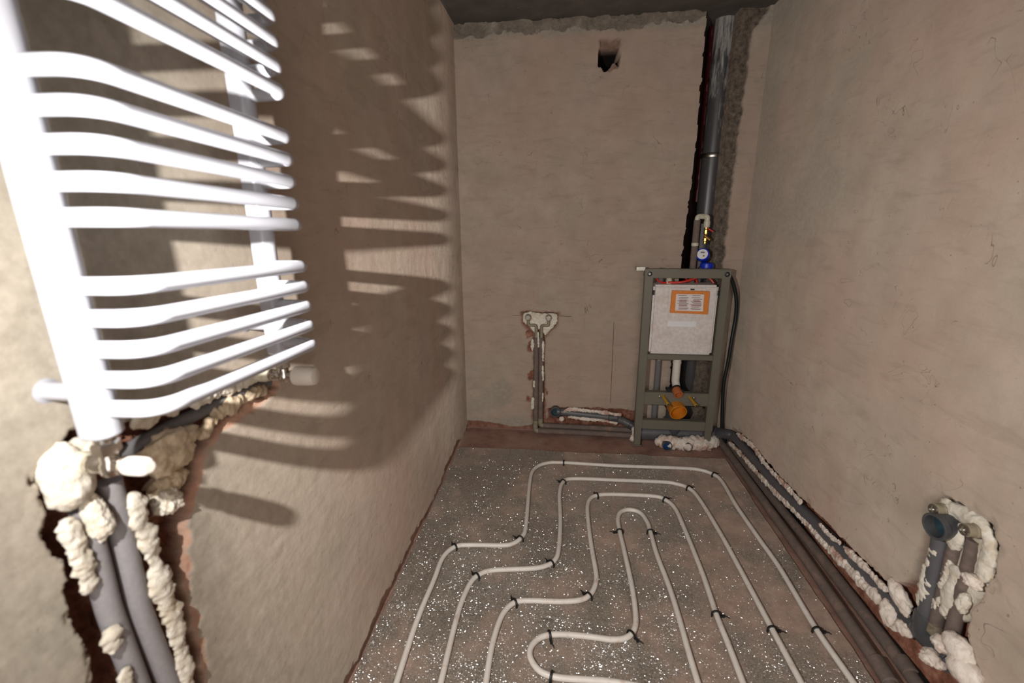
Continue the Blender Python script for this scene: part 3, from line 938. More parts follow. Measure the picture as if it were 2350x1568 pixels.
MB().tube([(xe - .006, YW - .004, zv - .045), (xe + .022, YW - .02, zv - .07)], 0.008, 10).build('valve_spout', M_BRASS, vp)
MB().box((xe + .018, YW - .006, zv - .012), (0.05, 0.006, 0.008), 0.002, Matrix.Rotation(.5, 3, 'Y')).build('valve_handle', M_RED, vp)
mc = b3(1617, 588, YW - .02)
dirm = Vector((-.38, -.86, .34)).normalized()
mb_ = MB().lathe(mc - dirm * -0.0 + Vector((0, .03, 0)), dirm, [(0.030, -.02), (0.037, -.012), (0.037, 0.028), (0.034, 0.032), (.030, .032)], 30).build('meter_body', M_BLUE, mv)
dl = MB().lathe(mc + Vector((0, .03, 0)) + dirm * .0325, dirm, [(0.0295, -.002), (0.0295, 0.001), (0.0, 0.001)], 30).build('dial', M_STICK, mb_, label='white dial')
dq = dirm.to_track_quat('Z', 'Y').to_matrix()
MB().box(mc + Vector((0, .03, 0)) + dirm * .0345 + dq @ Vector((0, .010, 0)), (0.022, 0.008, 0.001), 0, dq).build('counter_window', M_INKB, mb_)
MB().lathe(mc + Vector((0, .03, 0)) + dirm * .0338 + dq @ Vector((.008, -.010, 0)), dirm, [(0.005, 0), (0.005, .001), (0, .001)], 12).build('pointer', M_INK, mb_)
mc2 = b3(1622, 610, YW - .01)
MB().lathe(mc2 + Vector((0, 0, -.03)), PZ, [(0.020, 0), (0.036, .008), (0.038, .03), (0.034, .046), (.012, .05)], 26).build('lower_body', M_BLUE, mv)
MB().lathe(mc2 + Vector((-.045, 0, -.02)), PX, [(0.012, 0), (0.014, .003), (0.014, .016), (.010, .018)], 8).build('brass_fitting', M_BRASS, mv, sharp=20)

# ------------------------------------------------------------------ toilet installation frame
FX0, FX1, FY, FD, FH = 0.470, 0.942, 2.70, 0.045, 1.122
UW = 0.046
fr = thing('toilet_frame', ((FX0 + FX1) / 2, FY + .05, 0.0), 'olive grey steel toilet installation frame standing against the back wall', 'toilet frame')
yc = FY + FD / 2
for x in (FX0 + UW / 2, FX1 - UW / 2):
    up_ = MB().box((x, yc, 0.62), (UW, FD, 1.0), 0.003).build('upright', M_FRAME, fr)
    MB().box((x, yc + .001, 0.07), (UW - .007, FD - .007, 0.14), 0.002).build('foot', M_FRAME, fr)
    MB().box((x, yc, 0.004), (UW + .012, FD + .02, 0.008), 0.002).build('foot_plate', M_STEEL, fr)
MB().box(((FX0 + FX1) / 2, yc - .003, FH - .026), (FX1 - FX0 + .004, FD + .004, 0.052), 0.004).build('top_rail', M_FRAME, fr)
def rail(z0, z1, name, dy=0.0):
    return MB().box(((FX0 + FX1) / 2, yc + dy, (z0 + z1) / 2), (FX1 - FX0 - 2 * UW + .004, FD - .006, z1 - z0), 0.003).build(name, M_FRAME, fr)
rail(0.578, 0.610, 'tank_rail')
sr = rail(0.285, 0.368, 'stud_rail', -.002)
rail(0.118, 0.180, 'bottom_rail')
for x in (FX0 + UW / 2, FX1 - UW / 2):
    bl = MB().lathe((x, FY - .004, FH - .028), NY, [(0.014, -.002), (0.014, .004), (0.010, .005), (0.009, .002), (0.004, .002)], 20).build('bolt_ring', M_BLACK, fr)
    MB().lathe((x, FY - .004, FH - .028), NY, [(0.0065, 0), (0.0065, .0045), (0.0, .0045)], 14).build('bolt', M_STEEL, bl)
# wall braces behind the frame
for x in (FX0 + UW / 2, FX1 - UW / 2):
    MB().box((x, (FY + FD + YB) / 2, 1.075), (0.020, YB - FY - FD + .004, 0.022), 0.002).build('wall_brace', M_STEEL, fr)
tb = MB().box((FX0 - .024, FY + .02, FH - .002), (0.050, 0.004, 0.020), 0.001)
tb.box((FX0 - .047, FY + .045, FH - .002), (0.004, 0.055, 0.020), 0.001)
tb.lathe((FX0 - .036, FY + .016, FH - .002), NY, [(0.006, 0), (0.006, .006), (0.0, .006)], 10)
tb.build('side_bracket', M_STEEL, fr, label='shiny metal bracket at the top left')
# the cistern
cis = MB().box(((0.523 + 0.888) / 2, FY + .072, (0.612 + 1.030) / 2), (0.365, 0.135, 0.418), 0.012).build('cistern', M_TANKW, fr, label='white foam-clad cistern')
YT = FY + .0045
cov = MB()
zt = 1.012
ax0, ax1 = onB(1535, 660, YT).x, onB(1622, 660, YT).x
cov.tube([(ax0, YT, onB(1533, 706, YT).z), (ax0, YT, zt - .006), (ax0 + .006, YT, zt), (ax1 - .006, YT, zt), (ax1, YT, zt - .008)], 0.0032, 8)
cov.build('access_cover_rim', M_TANKW, cis)
MB().box((0.5245, YT - .002, 0.985), (0.010, .008, 0.028), .001).build('side_latch', M_BLACK, cis)
MB().box((0.8865, YT - .002, 0.985), (0.010, .008, 0.028), .001).build('side_latch', M_BLACK, cis)
MB().box((onB(1589, 664, YT).x, YT - .001, zt - .006), (0.022, .006, 0.008), .001).build('clip', M_BLACK, cis)
# orange instruction card with a printed sheet
def quad_card(px, Y, th, name, mat, parent, label=None):
    q = [onB(u, v, Y) for u, v in px]
    v = [tuple(p) for p in q] + [(p.x, p.y + th, p.z) for p in q]
    f = [(0, 1, 2, 3), (7, 6, 5, 4), (0, 4, 5, 1), (1, 5, 6, 2), (2, 6, 7, 3), (3, 7, 4, 0)]
    return MB().add(v, f).build(name, mat, parent, label, smooth=False)
card = quad_card(((1543, 667), (1629, 669), (1624, 722), (1538, 718)), YT - .016, .012, 'instruction_card', M_ORANGE, cis, 'orange card with printed sheet')
quad_card(((1552, 675), (1616, 676), (1613, 715), (1549, 713)), YT - .0172, .001, 'printed_sheet', M_PAPER, card)
def text_lines(mat, rows, name, seed):
    rng = random.Random(seed)
    mb = MB()
    for (fx0, fx1) in ((0.05, 0.47), (0.54, 0.95)):
        for r in rows:
            k0 = fx0 + rng.uniform(0.0, .10)
            k1 = fx1 - rng.uniform(0.0, .10)
            def at(fx, fy):
                A = Vector((1552, 675)).lerp(Vector((1616, 676)), fx)
                B_ = Vector((1549, 713)).lerp(Vector((1613, 715)), fx)
                q = A.lerp(B_, fy)
                return onB(q.x, q.y, YT - .0176)
            h = .014
            q = [at(k0, r - h), at(k1, r - h), at(k1, r + h), at(k0, r + h)]
            mb.add([tuple(p) for p in q], [(0, 1, 2, 3)])
    return mb.build(name, mat, card, smooth=False)
text_lines(M_INKB, [.08, .20, .29, .43, .55, .70, .86], 'printed_lines', 1)
text_lines(M_INK, [.36, .40, .50, .62, .66, .77, .91], 'printed_lines_red', 2)
quad_card(((1533, 737), (1598, 738), (1597, 751), (1531, 749)), YT - .0016, .001, 'sticker', M_STICK, cis, 'blank white sticker')
# flush pipe
fx = onB(1552, 850, FY + .05).x
fp = MB().tube(fillet([(fx, FY + .05, 0.60), (fx, FY + .05, 0.43), (fx + .006, FY + .02, 0.385)], .03, 6), 0.0235, 24)
fp.build('flush_pipe', M_CAP, fr, label='white flush pipe')
MB().lathe((fx, FY + .05, 0.545), PZ, [(0.026, 0), (0.026, .012), (0.021, .014), (0.021, .026), (0.037, .028), (0.037, .036), (.028, .038)], 26).build('flush_flange', M_CAP, fr)
MB().box((fx - .005, FY + .03, 0.380), (0.10, 0.05, 0.016), .002).build('pipe_saddle', M_BLACK, fr)
def socket(c, axis, ro, ri, ln, name, mat, parent, label=None, plug=.5):
    return MB().lathe(c, axis, [(ro * .96, -ln), (ro, -ln * .9), (ro, -.001), (ro - .001, 0), (ri, 0), (ri, -ln * plug), (ri * .35, -ln * plug + .004), (0, -ln * plug)], 36).build(name, mat, parent, label)
dirf = Vector((.18, -1, -.42)).normalized()
cf = onB(1558, 907, FY - .035)
so = socket(cf, dirf, 0.027, 0.0225, 0.06, 'flush_outlet', M_ORCAP2, fr, 'small brown-orange capped outlet')
MB().lathe(cf - dirf * .058, dirf, [(0.024, 0), (0.032, .002), (0.032, .010), (.028, .012)], 30).build('seal_ring', M_BLACK, so)
dirw = Vector((.10, -1, -.30)).normalized()
cw = onB(1557, 948, FY - .03)
so2 = socket(cw, dirw, 0.052, 0.0465, 0.10, 'waste_outlet', M_ORCAP, fr, 'large orange capped waste outlet')
MB().lathe(cw - dirw * .11, dirw, [(0.046, -.03), (0.060, -.02), (0.060, .012), (0.054, .016)], 34).build('waste_collar', M_BLACK, fr)
MB().tube(fillet([(cw.x + .01, FY + .06, cw.z + .03), (cw.x + .01, FY + .10, cw.z + .02), (cw.x + .01, FY + .10, 0.03)], .05, 6), 0.053, 30).build('waste_bend', M_PVCDARK, fr)
MB().lathe((cw.x + .01, FY + .10, 0.10), PZ, [(0.058, 0), (0.066, .004), (0.066, .05), (0.06, .056)], 32).build('waste_socket', M_PVC, fr)
for (u0, v0, u1, v1) in ((1521, 909, 1537, 937), (1583, 912, 1601, 938)):
    s0 = onB(u0, v0, FY)
    s1 = Vector((s0.x + .012, FY - .125, s0.z - .012))
    d = s1 - s0
    st = MB().tube([s0 + d * -.05, s0 + d * .82], 0.0085, 14).build('stud_sleeve', M_YEL, fr, label='yellow sleeved stud')
    MB().tube([s0 + d * .80, s1], 0.0058, 12).build('stud', M_STEEL, st)
for u, v in ((1514, 911), (1593, 914)):
    p = onB(u, v, FY - .002)
    MB().lathe((p.x, FY - .004, p.z), NY, [(0.0085, 0), (0.0085, .003), (0.005, .004), (0.005, .007), (0, .007)], 12).build('rail_bolt', M_STEEL, sr)
for z in (0.20, 0.155, 0.295):
    MB().lathe((FX1 - UW - .001, FY + .02, z), NX, [(0.006, 0), (0.006, .005), (0, .005)], 10).build('side_screw', M_STEEL, fr)
MB().lathe((FX0 + UW + .001, FY + .02, 0.205), PX, [(0.006, 0), (0.006, .005), (0, .005)], 10).build('side_screw', M_STEEL, fr)

# things around and behind the frame
hx, hz = onB(1512, 823, 2.825), onB(1540, 823, 2.825)
hp_ = thing('cistern_supply_pipe', (hx.x, 2.825, 0), 'grey water pipe with beige elbow seen through the toilet frame', 'pipe')
MB().tube([(hx.x, 2.825, 0.01), (hx.x, 2.825, 0.3), (hx.x, 2.825, 0.535)], 0.0185, 18).build('riser', M_INS, hp_)
MB().tube(fillet([(hx.x, 2.825, .53), (hx.x, 2.825, hz.z + .0), (hx.x + .11, 2.822, hz.z + .004)], .014, 6), 0.0155, 16).build('elbow', M_PPDARK, hp_)
vx = onB(1536, 640, FY + .06).x
cv = thing('cistern_valve', (vx, FY + .06, 1.03), 'beige plastic connector on top of the white cistern', 'connector')
MB().lathe((vx, FY + .06, 1.028), PZ, [(0.018, 0), (0.018, .022), (0.0145, .026), (0.016, .030), (0.016, .05), (0.0145, .054), (0.0165, .058), (0.0165, .09)], 20).build('coupling', M_PP, cv)
MB().tube([(vx - .046, FY + .075, 1.02), (vx - .046, FY + .075, 1.06), (vx - .044, FY + .075, 1.12)], 0.017, 18).build('insulated_stub', M_INS, None, 'short grey insulated pipe behind the frame top rail, left', 'pipe')
def cable(pts, r, name, label, mat, group=None):
    return MB().tube(resample(catmull(pts, 8), .008), r, 10).build(name, mat, None, label, 'cable', group)
cable([(0.545, FY + .07, 1.10), (0.550, FY + .055, 1.055), (0.580, FY + .05, 1.037), (.62, FY + .06, 1.036)], .0055, 'red_cable', 'short red cable at the left end above the white cistern', M_RED)
cable([(0.610, FY + .045, 1.040), (0.66, FY + .035, 1.040), (0.72, FY + .03, 1.053), (0.79, FY + .04, 1.078), (0.84, FY + .06, 1.085)], .007, 'red_cable', 'thick red cable rising to the right above the white cistern', M_RED)
cable([(0.610, FY + .10, 1.075), (0.66, FY + .09, 1.082), (0.71, FY + .09, 1.064), (0.745, FY + .09, 1.036)], .005, 'red_cable', 'red cable arching above the middle of the white cistern', M_RED)
cable([(0.745, FY + .09, 1.085), (0.80, FY + .08, 1.078), (0.85, FY + .07, 1.060), (0.872, FY + .06, 1.035)], .0055, 'red_cable', 'red cable curving down at the right end above the white cistern', M_RED)
cable([(0.775, FY + .10, 1.09), (0.783, FY + .10, 1.05), (0.79, FY + .10, 1.032)], .0065, 'red_cable', 'short upright red cable above the white cistern', M_RED)

# black hose from the frame down to the floor, then along the right wall
bh = [onB(1673, 628, 2.74), onB(1684, 655, 2.75), onB(1690, 690, 2.76), onB(1688, 730, 2.77), onB(1680, 775, 2.77), onB(1671, 830, 2.77), onB(1661, 880, 2.77), onB(1658, 930, 2.77), onB(1657, 975, 2.76), onB(1657, 995, 2.75)]
bh += [onF(1668, 1016, .03), onF(1720, 1075, .02), onF(1770, 1128, .02), onF(1830, 1195, .02), onF(1900, 1290, .02), onF(1970, 1375, .024), onF(2040, 1465, .03), onF(2095, 1530, .03), onF(2140, 1590, .03), onF(2200, 1680, .03)]
bh.append(bh[-1] + (bh[-1] - bh[-2]).normalized() * .5)
cable(bh, .0105, 'black_hose', 'black hose hanging right of the toilet frame and running along the right wall', M_CABLE)

# insulated pipes on the floor along the right wall
def fpipe(pts, label, cut):
    t = thing('floor_pipe', onF(*pts[0], .0), label, 'pipe')
    fp_ = [onF(*p, .024) for p in pts]
    fp_.append(fp_[-1] + (fp_[-1] - fp_[-2]).normalized() * .5)
    pp = resample(fillet(fp_, .3, 6), .03)
    MB().tube(pp, 0.0205, 20).build('insulation', M_INSBROWN, t)
    q0, q1 = onF(*cut[0], .026), onF(*cut[1], .026)
    d = (q1 - q0)
    MB().tube([q0, q0 + d * .05, q0 + d * .95, q1], [.0195, .0235, .0235, .0195], 20).build('coupling', M_INSBROWN, t, label='dusty pipe coupling')
    return t
fpipe([(1652, 1012), (1745, 1140), (1850, 1285), (1960, 1445), (2030, 1550), (2120, 1700)], 'dusty grey floor pipe along the right wall, beside the foil', ((2008, 1512), (2046, 1572)))
fpipe([(1672, 1018), (1770, 1140), (1885, 1280), (2000, 1430), (2075, 1530), (2190, 1690)], 'dusty grey floor pipe along the right wall, beside the black hose', ((2066, 1512), (2092, 1550)))

# ------------------------------------------------------------------ basin outlets on the back wall
YP = 2.842
px1, px2 = onB(1231.5, 900, YP).x, onB(1240.5, 900, YP).x
px1, px2 = onB(1230, 880, YP).x, onB(1241.5, 880, YP).x
zt1 = onB(1232, 765, YP).z
def tap_pipe(x, label, xo, turn):
    t = thing('tap_pipe', (x, YP, 0.02), label, 'pipe')
    MB().tube([(x, YP, 0.045), (x, YP, .4), (x, YP, zt1 - .03)], 0.0168, 18).build('insulation', M_INSBROWN, t)
    top = onB(*xo, YP - .012)
    zz = onB(1236, 747, YP).z
    MB().tube(fillet([(x, YP, zt1 - .05), (x, YP, zz), (top.x, YP, zz), (top.x, YP, top.z)], .012, 5), 0.0105, 14).build('elbow_tube', M_PPDARK, t)
    MB().lathe((top.x, YP - .032, top.z), (0, 1, 0), [(0.0075, 0.004), (0.0085, 0.0), (0.0175, 0.0), (0.019, .003), (0.019, .026), (.015, .034)], 24).build('tap_socket', M_PPDARK, t)
    MB().lathe((top.x, YP - .0325, top.z), (0, 1, 0), [(0.0125, 0.001), (0.0125, -.004), (0.009, -.004), (0.009, .006), (0, .006)], 20).build('thread_ring', M_STEEL, t)
    return t
tp1 = tap_pipe(px1, 'left upright tap pipe in the narrow back wall chase', (1212, 728), -1)
tp2 = tap_pipe(px2, 'right upright tap pipe in the narrow back wall chase', (1259, 729), 1)
# horizontal runs at floor level
for x0, Y, z, lab in ((px1, 2.800, .026, 'front floor-level pipe running from the tap pipes to the toilet frame'), (px2, 2.836, .048, 'rear floor-level pipe running from the tap pipes to the toilet frame')):
    t = thing('basin_feed_pipe', (x0, Y, 0), lab, 'pipe')
    MB().tube([(x0 + .02, Y, z), (0.2, Y - .004, z), (0.515, Y - .010, z - .002)], 0.0185, 18).build('insulation', M_INSBROWN, t)
    MB().tube(fillet([(x0 + .045, Y, z), (x0, Y, z), (x0, YP, z + .05)], .02, 6), 0.0172, 16).build('elbow', M_PPDARK, t)
foam_plate(xz([onB(*p) for p in ((1199, 720), (1215, 715), (1240, 719), (1280, 720), (1281, 738), (1268, 756), (1252, 772), (1247, 768), (1241, 757), (1231, 757), (1226, 768), (1215, 752), (1199, 740))]),
           lambda x, z, h: (x, YB + .012 - h, z), 'foam_patch', 'cream foam patch filling the wall around the two tap sockets', seed=21, height=.018, lump=45)
k_ = 30
for pts, lab, rr in ((((1222, 778), (1222, 805)), 'thin white foam bead left of the tap pipes, topmost', .009),
                     (((1226, 873), (1226, 890)), 'thin white foam bead left of the tap pipes, middle', .008),
                     (((1223, 912), (1222, 940)), 'thin white foam bead left of the tap pipes, lowest', .010),
                     (((1246, 782), (1246, 830)), 'thin white foam bead right of the tap pipes, topmost', .008),
                     (((1245, 838), (1246, 875)), 'thin white foam bead right of the tap pipes, middle', .008),
                     (((1246, 902), (1245, 922)), 'thin white foam bead right of the tap pipes, lowest', .006),
                     (((1235, 762), (1236, 798)), 'foam drip running down between the tap pipes', .006)):
    k_ += 1
    fs([onB(*pts[0], YP - .012), onB(*pts[1], YP - .012)], rr, NY, 'foam_strip', lab, seed=k_)

M_PENCIL = simple('pencil', srgb(70, 58, 50), .9, var=.05)
WB = bpy.data.objects['wall_back']
WPOS['wall_back'] = np.zeros(3)
for (u0, v0, u1, v1) in ((1176, 724, 1195, 724), (1284, 725, 1312, 727), (1409, 740, 1401, 925)):
    p, q = onB(u0, v0, YB - .0005), onB(u1, v1, YB - .0005)
    MB().tube([p, p.lerp(q, .5), q], .0013, 6).build('pencil_mark', M_PENCIL, WB)

# drain stub beside the tap pipes
YD = 2.838
dr = thing('basin_drain', onB(1380, 960, YD), 'grey basin drain pipe low on the back wall with open socket', 'pipe')
d0, d1, d2, d3 = onB(1285, 946, YD), onB(1402, 958, YD), onB(1430, 966, YD), onB(1475, 990, YD - .03)
MB().tube(fillet([d0 + Vector((-.02, .01, 0)), d1, d2, d3], .03, 6), 0.0255, 24).build('pipe_run', M_PVC, dr)
for p, q in ((d1 + (d0 - d1).normalized() * .02, d1 + (d1 - d0).normalized() * .045), (d2 + (d3 - d2) * .30, d2 + (d3 - d2) * .62)):
    MB().tube([p, p.lerp(q, .08), p.lerp(q, .92), q], [.026, .031, .031, .026], 24).build('pipe_socket', M_PVCDARK, dr)
e = onB(1275, 947, YD - .03)
so = MB().lathe(e, NY, [(.030, -.06), (.0335, -.055), (.0335, -.012), (.0355, -.010), (.0355, 0), (.033, .001), (.0285, 0), (.0275, -.05), (0, -.05)], 32).build('open_socket', M_PVCDARK, dr)
MB().lathe(e + Vector((0, .03, 0)), NY, [(.0272, 0), (.0272, .004), (0, .004)], 28).build('socket_inside', M_TEAL, so)
fs([onB(1293, 945, 2.825), onB(1310, 940, 2.82), onB(1360, 944, 2.82), onB(1400, 949, 2.82), onB(1427, 953, 2.82)], .0125, NY, 'foam_strip', 'cream foam bead along the top of the basin drain pipe', M_FOAMPINK, seed=41, amp=.5)
fs([onB(1303, 957, 2.82), onB(1340, 962, 2.82), onB(1390, 966, 2.82), onB(1418, 972, 2.82)], .0115, NY, 'foam_strip', 'cream foam bead along the underside of the basin drain pipe', M_FOAMPINK, seed=42, amp=.5)
foam_blob(onB(1289, 962, 2.822), (.018, .014, .016), 'foam_blob', 'small foam lump under the open drain socket', M_FOAMPINK, seed=43, sub=3)
foam_blob(onB(1458, 990, 2.77), (.022, .02, .024), 'foam_blob', 'foam lump left of the toilet frame, upper', M_FOAMPINK, seed=44, amp=.6)
foam_blob(onB(1455, 1006, 2.75), (.028, .02, .022), 'foam_blob', 'foam lump left of the toilet frame, on the floor', M_FOAMPINK, seed=45, amp=.5)

# foam bank and pipe ends under the frame
MB().tube([(0.50, 2.80, .052), (.70, 2.80, .052), (1.0, 2.80, .052)], 0.052, 30).build('branch_drain', M_PVC, None, 'large grey drain pipe lying behind the toilet frame feet', 'pipe')
fs([onF(1502, 1013, .03), onF(1530, 1014, .036), onF(1560, 1018, .036), onF(1590, 1018, .034), onF(1612, 1018, .03), onF(1652, 1012, .035)], .040, (0, -.8, .6), 'foam_strip', 'broad pinkish foam bank on the floor under the toilet frame', M_FOAMPINK, seed=46, flat=.8, amp=.45, freq=30)
def pipe_end(u, v, r, label, inner, z=.028):
    p = onF(u, v, z)
    t = thing('pipe_end', (p.x, p.y, 0), label, 'pipe')
    sh = MB().lathe(p + Vector((0, -.012, 0)), NY, [(r * .9, -.10), (r, -.09), (r, 0), (r * .84, 0), (r * .82, -.05), (0, -.05)], 26).build('shell', M_PVCDARK, t)
    MB().lathe(p + Vector((0, -.008, 0)), NY, [(r * .80, -.02), (r * .80, -.008), (0, -.006)], 24).build('plug', inner, t)
    return t
pipe_end(1531, 1023, .030, 'open pipe end with a blue plug in the foam under the frame', M_BLUEIN)
pipe_end(1578, 1025, .028, 'dark grey open pipe end in the foam under the frame', M_PVCDARK)

# ------------------------------------------------------------------ right wall drain, riser and tap stubs
RP = [(1640, 992, .02), (1686, 1000, .00), (1800, 1130, -.016), (1950, 1280, -.020), (2065, 1398, -.020), (2140, 1475, -.020), (2185, 1530, -.018)]
rd = thing('wall_drain', onR(1950, 1280), 'long grey drain pipe set in the chase along the right wall', 'pipe')
pr = [onR(u, v, o) for u, v, o in RP]
pr[0] = Vector((0.985, 2.735, 0.10))
pr[1] = Vector((1.052, 2.66, 0.122))
MB().tube(resample(fillet(pr, [.03, .2, .2, .2, .2], 6), .02), 0.0250, 24).build('pipe_run', M_PVC, rd)
MB().tube([pr[0], pr[0].lerp(pr[1], .1), pr[0].lerp(pr[1], .85), pr[0].lerp(pr[1], .95)], [.026, .0315, .0315, .026], 24).build('elbow_socket', M_PVCDARK, rd)
tee = pr[5]
dt = (pr[5] - pr[4]).normalized()
MB().tube([tee - dt * .10, tee - dt * .095, tee - dt * .05, tee - dt * .045], [.026, .0315, .0315, .026], 24).build('tee_socket', M_PVCDARK, rd)
MB().tube([tee - dt * .05, tee + dt * .06, tee + dt * .065], [.0285, .0285, .026], 24).build('tee_body', M_PVCDARK, rd)
r0, r1 = onR(2122, 1450, -.019), onR(2160, 1262, -.016)
rt_ = onR(2164, 1228, -.014)
MB().tube(resample([r0, r1, rt_], .03), 0.0250, 24).build('riser', M_PVC, rd)
dr_ = (r1 - r0).normalized()
MB().tube([r0 - dr_ * .01, r0 + dr_ * .002, r0 + dr_ * .055, r0 + dr_ * .06], [.026, .0315, .0315, .026], 24).build('riser_socket', M_PVCDARK, rd)
ec = onR(2143, 1209, .044)
ax_ = Vector((-1, -.14, -.06)).normalized()
so = MB().lathe(ec, ax_, [(.026, -.075), (.030, -.065), (.032, -.05), (.032, -.016), (.0355, -.014), (.0355, 0), (.0335, .001), (.0285, 0), (.0275, -.045), (0, -.045)], 32).build('open_socket', M_PVCDARK, rd, label='open socket facing the room')
MB().lathe(ec - ax_ * .03, ax_, [(.0272, 0), (.0272, .003), (0, .003)], 28).build('socket_inside', M_TEAL, so)
def stub(top, p_top, p_bot, label, bot_label):
    t = thing('tap_stub', onR(*p_bot, 0), label, 'pipe')
    a0, a1 = onR(*p_top, -.015), onR(*p_bot, -.015)
    MB().tube(resample([a0, a0.lerp(a1, .4), a1], .03), .0170, 18).build('insulation', M_INSBROWN, t)
    MB().tube([a1, a1 + (a1 - a0).normalized() * .03, a1 + (a1 - a0).normalized() * .034], [.0165, .0175, .014], 16).build('lower_elbow', M_PPDARK, t)
    e = onR(*top, .022)
    s = MB().lathe(e, Vector((-1, 0, 0)), [(.016, -.045), (.019, -.035), (.019, -.012), (.0165, -.010), (.0165, .006), (.014, .007), (.0085, .007), (.008, -.01), (0, -.01)], 24).build('tap_socket', M_PPDARK, t)
    MB().lathe(e, Vector((-1, 0, 0)), [(.0145, .006), (.0145, .012), (.0105, .012), (.010, .002), (0, .002)], 20).build('thread_ring', M_STEEL, t)
    return t
stub((2150, 1170), (2200, 1225), (2149, 1432), 'tap stub at the top of the right wall foam, above the open drain socket', '')
stub((2222, 1217), (2238, 1240), (2182, 1468), 'tap stub at the right end of the right wall foam patch', '')
fs([onR(u, v, .004) for u, v in ((1690, 995), (1725, 1022), (1760, 1070), (1800, 1112), (1840, 1155))], .0125, NX, 'foam_strip', 'foam bead along the upper edge of the wall drain, far part', M_FOAMPINK, seed=50)
fs([onR(u, v, .004) for u, v in ((1880, 1202), (1905, 1230), (1930, 1248))], .010, NX, 'foam_strip', 'short foam bead along the upper edge of the wall drain, middle', M_FOAMPINK, seed=51)
fs([onR(u, v, .004) for u, v in ((1936, 1256), (1975, 1292), (2010, 1330), (2040, 1358))], .013, NX, 'foam_strip', 'foam bead along the upper edge of the wall drain, near part', M_FOAMPINK, seed=52)
foam_blob(onR(2066, 1372, .002), (.020, .052, .026), 'foam_blob', 'thick foam wedge above the wall drain by the corner of its riser', M_FOAMPINK, seed=53, rot=Matrix.Rotation(.5, 3, 'X'), amp=.4)
fs([onR(u, v, .004) for u, v in ((1672, 1015), (1700, 1042), (1740, 1088), (1790, 1140), (1850, 1200), (1900, 1258))], .0135, NX, 'foam_strip', 'foam bead along the lower edge of the wall drain, far part', M_FOAMPINK, seed=54)
fs([onR(u, v, .006) for u, v in ((1900, 1258), (1950, 1308), (1995, 1355), (2025, 1385))], .0185, NX, 'foam_strip', 'foam bead along the lower edge of the wall drain, middle part', M_FOAMPINK, seed=55)
foam_blob(onR(2042, 1412, .006), (.020, .042, .030), 'foam_blob', 'stained foam lump below the wall drain, larger', M_FOAMPINK, seed=56, rot=Matrix.Rotation(.6, 3, 'X'), amp=.45)
foam_blob(onR(2075, 1442, .008), (.018, .026, .020), 'foam_blob', 'stained foam lump below the wall drain, nearest the tee', M_FOAMPINK, seed=57, amp=.35)
foam_plate(yz([onR(*p) for p in ((2140, 1160), (2165, 1146), (2215, 1175), (2268, 1218), (2276, 1262), (2262, 1330), (2228, 1390), (2205, 1430), (2150, 1425), (2115, 1400), (2128, 1330), (2146, 1262), (2150, 1200))]),
           lambda y, z, h: (XR + .026 - h, y, z), 'foam_patch', 'white foam bed filling the right wall chase behind the tap stubs', M_FOAM, seed=70, height=.016, step=.006, lump=30)
fs([onR(u, v, .000) for u, v in ((2146, 1252), (2132, 1305), (2118, 1360), (2108, 1395))], .0190, NX, 'foam_strip', 'foam bead left of the drain riser on the right wall', M_FOAM, seed=58)
fs([onR(u, v, -.004) for u, v in ((2182, 1285), (2168, 1330), (2154, 1380), (2140, 1400))], .0115, NX, 'foam_strip', 'narrow foam bead right of the drain riser', M_FOAM, seed=59)
fs([onR(u, v, -.002) for u, v in ((2198, 1300), (2184, 1345), (2170, 1390), (2162, 1412))], .0165, NX, 'foam_strip', 'broad foam bead between the two tap stub pipes', M_FOAM, seed=60, flat=.45, amp=.4)
fs([onR(u, v, -.004) for u, v in ((2158, 1152), (2190, 1170), (2225, 1190), (2262, 1220), (2272, 1262), (2262, 1310), (2250, 1335))], .0185, NX, 'foam_strip', 'long curved foam bead around the top right of the tap stubs', M_FOAM, seed=61, amp=.45)
foam_blob(onR(2190, 1228, -.002), (.014, .030, .042), 'foam_blob', 'white foam patch right beside the open drain socket', M_FOAM, seed=62, amp=.3)
foam_blob(onR(2234, 1335, .004), (.016, .022, .016), 'foam_blob', 'pinkish foam curl at the lower right of the tap stubs', M_FOAMPINK, seed=63, amp=.6)
foam_blob(onR(2212, 1385, .000), (.014, .014, .028), 'foam_blob', 'white foam sliver beside the lower end of the right tap stub', M_FOAM, seed=64, amp=.4)
foam_blob(onR(2200, 1490, .010), (.024, .045, .035), 'foam_blob', 'pinkish foam mass below the tap stubs, upper', M_FOAMPINK, seed=65, amp=.32, freq=22)
foam_blob(onR(2165, 1480, .012), (.022, .026, .020), 'foam_blob', 'pinkish foam mass below the tap stubs, beside the tee', M_FOAMPINK, seed=66, amp=.5)
foam_blob(onR(2215, 1540, .014), (.026, .045, .036), 'foam_blob', 'pinkish foam mass below the tap stubs, lowest', M_FOAMPINK, seed=67, amp=.34, freq=22)
foam_blob(onR(2140, 1512, .016), (.024, .026, .020), 'foam_blob', 'foam lump above the floor pipes at the near right corner', M_FOAMPINK, seed=68, amp=.5)

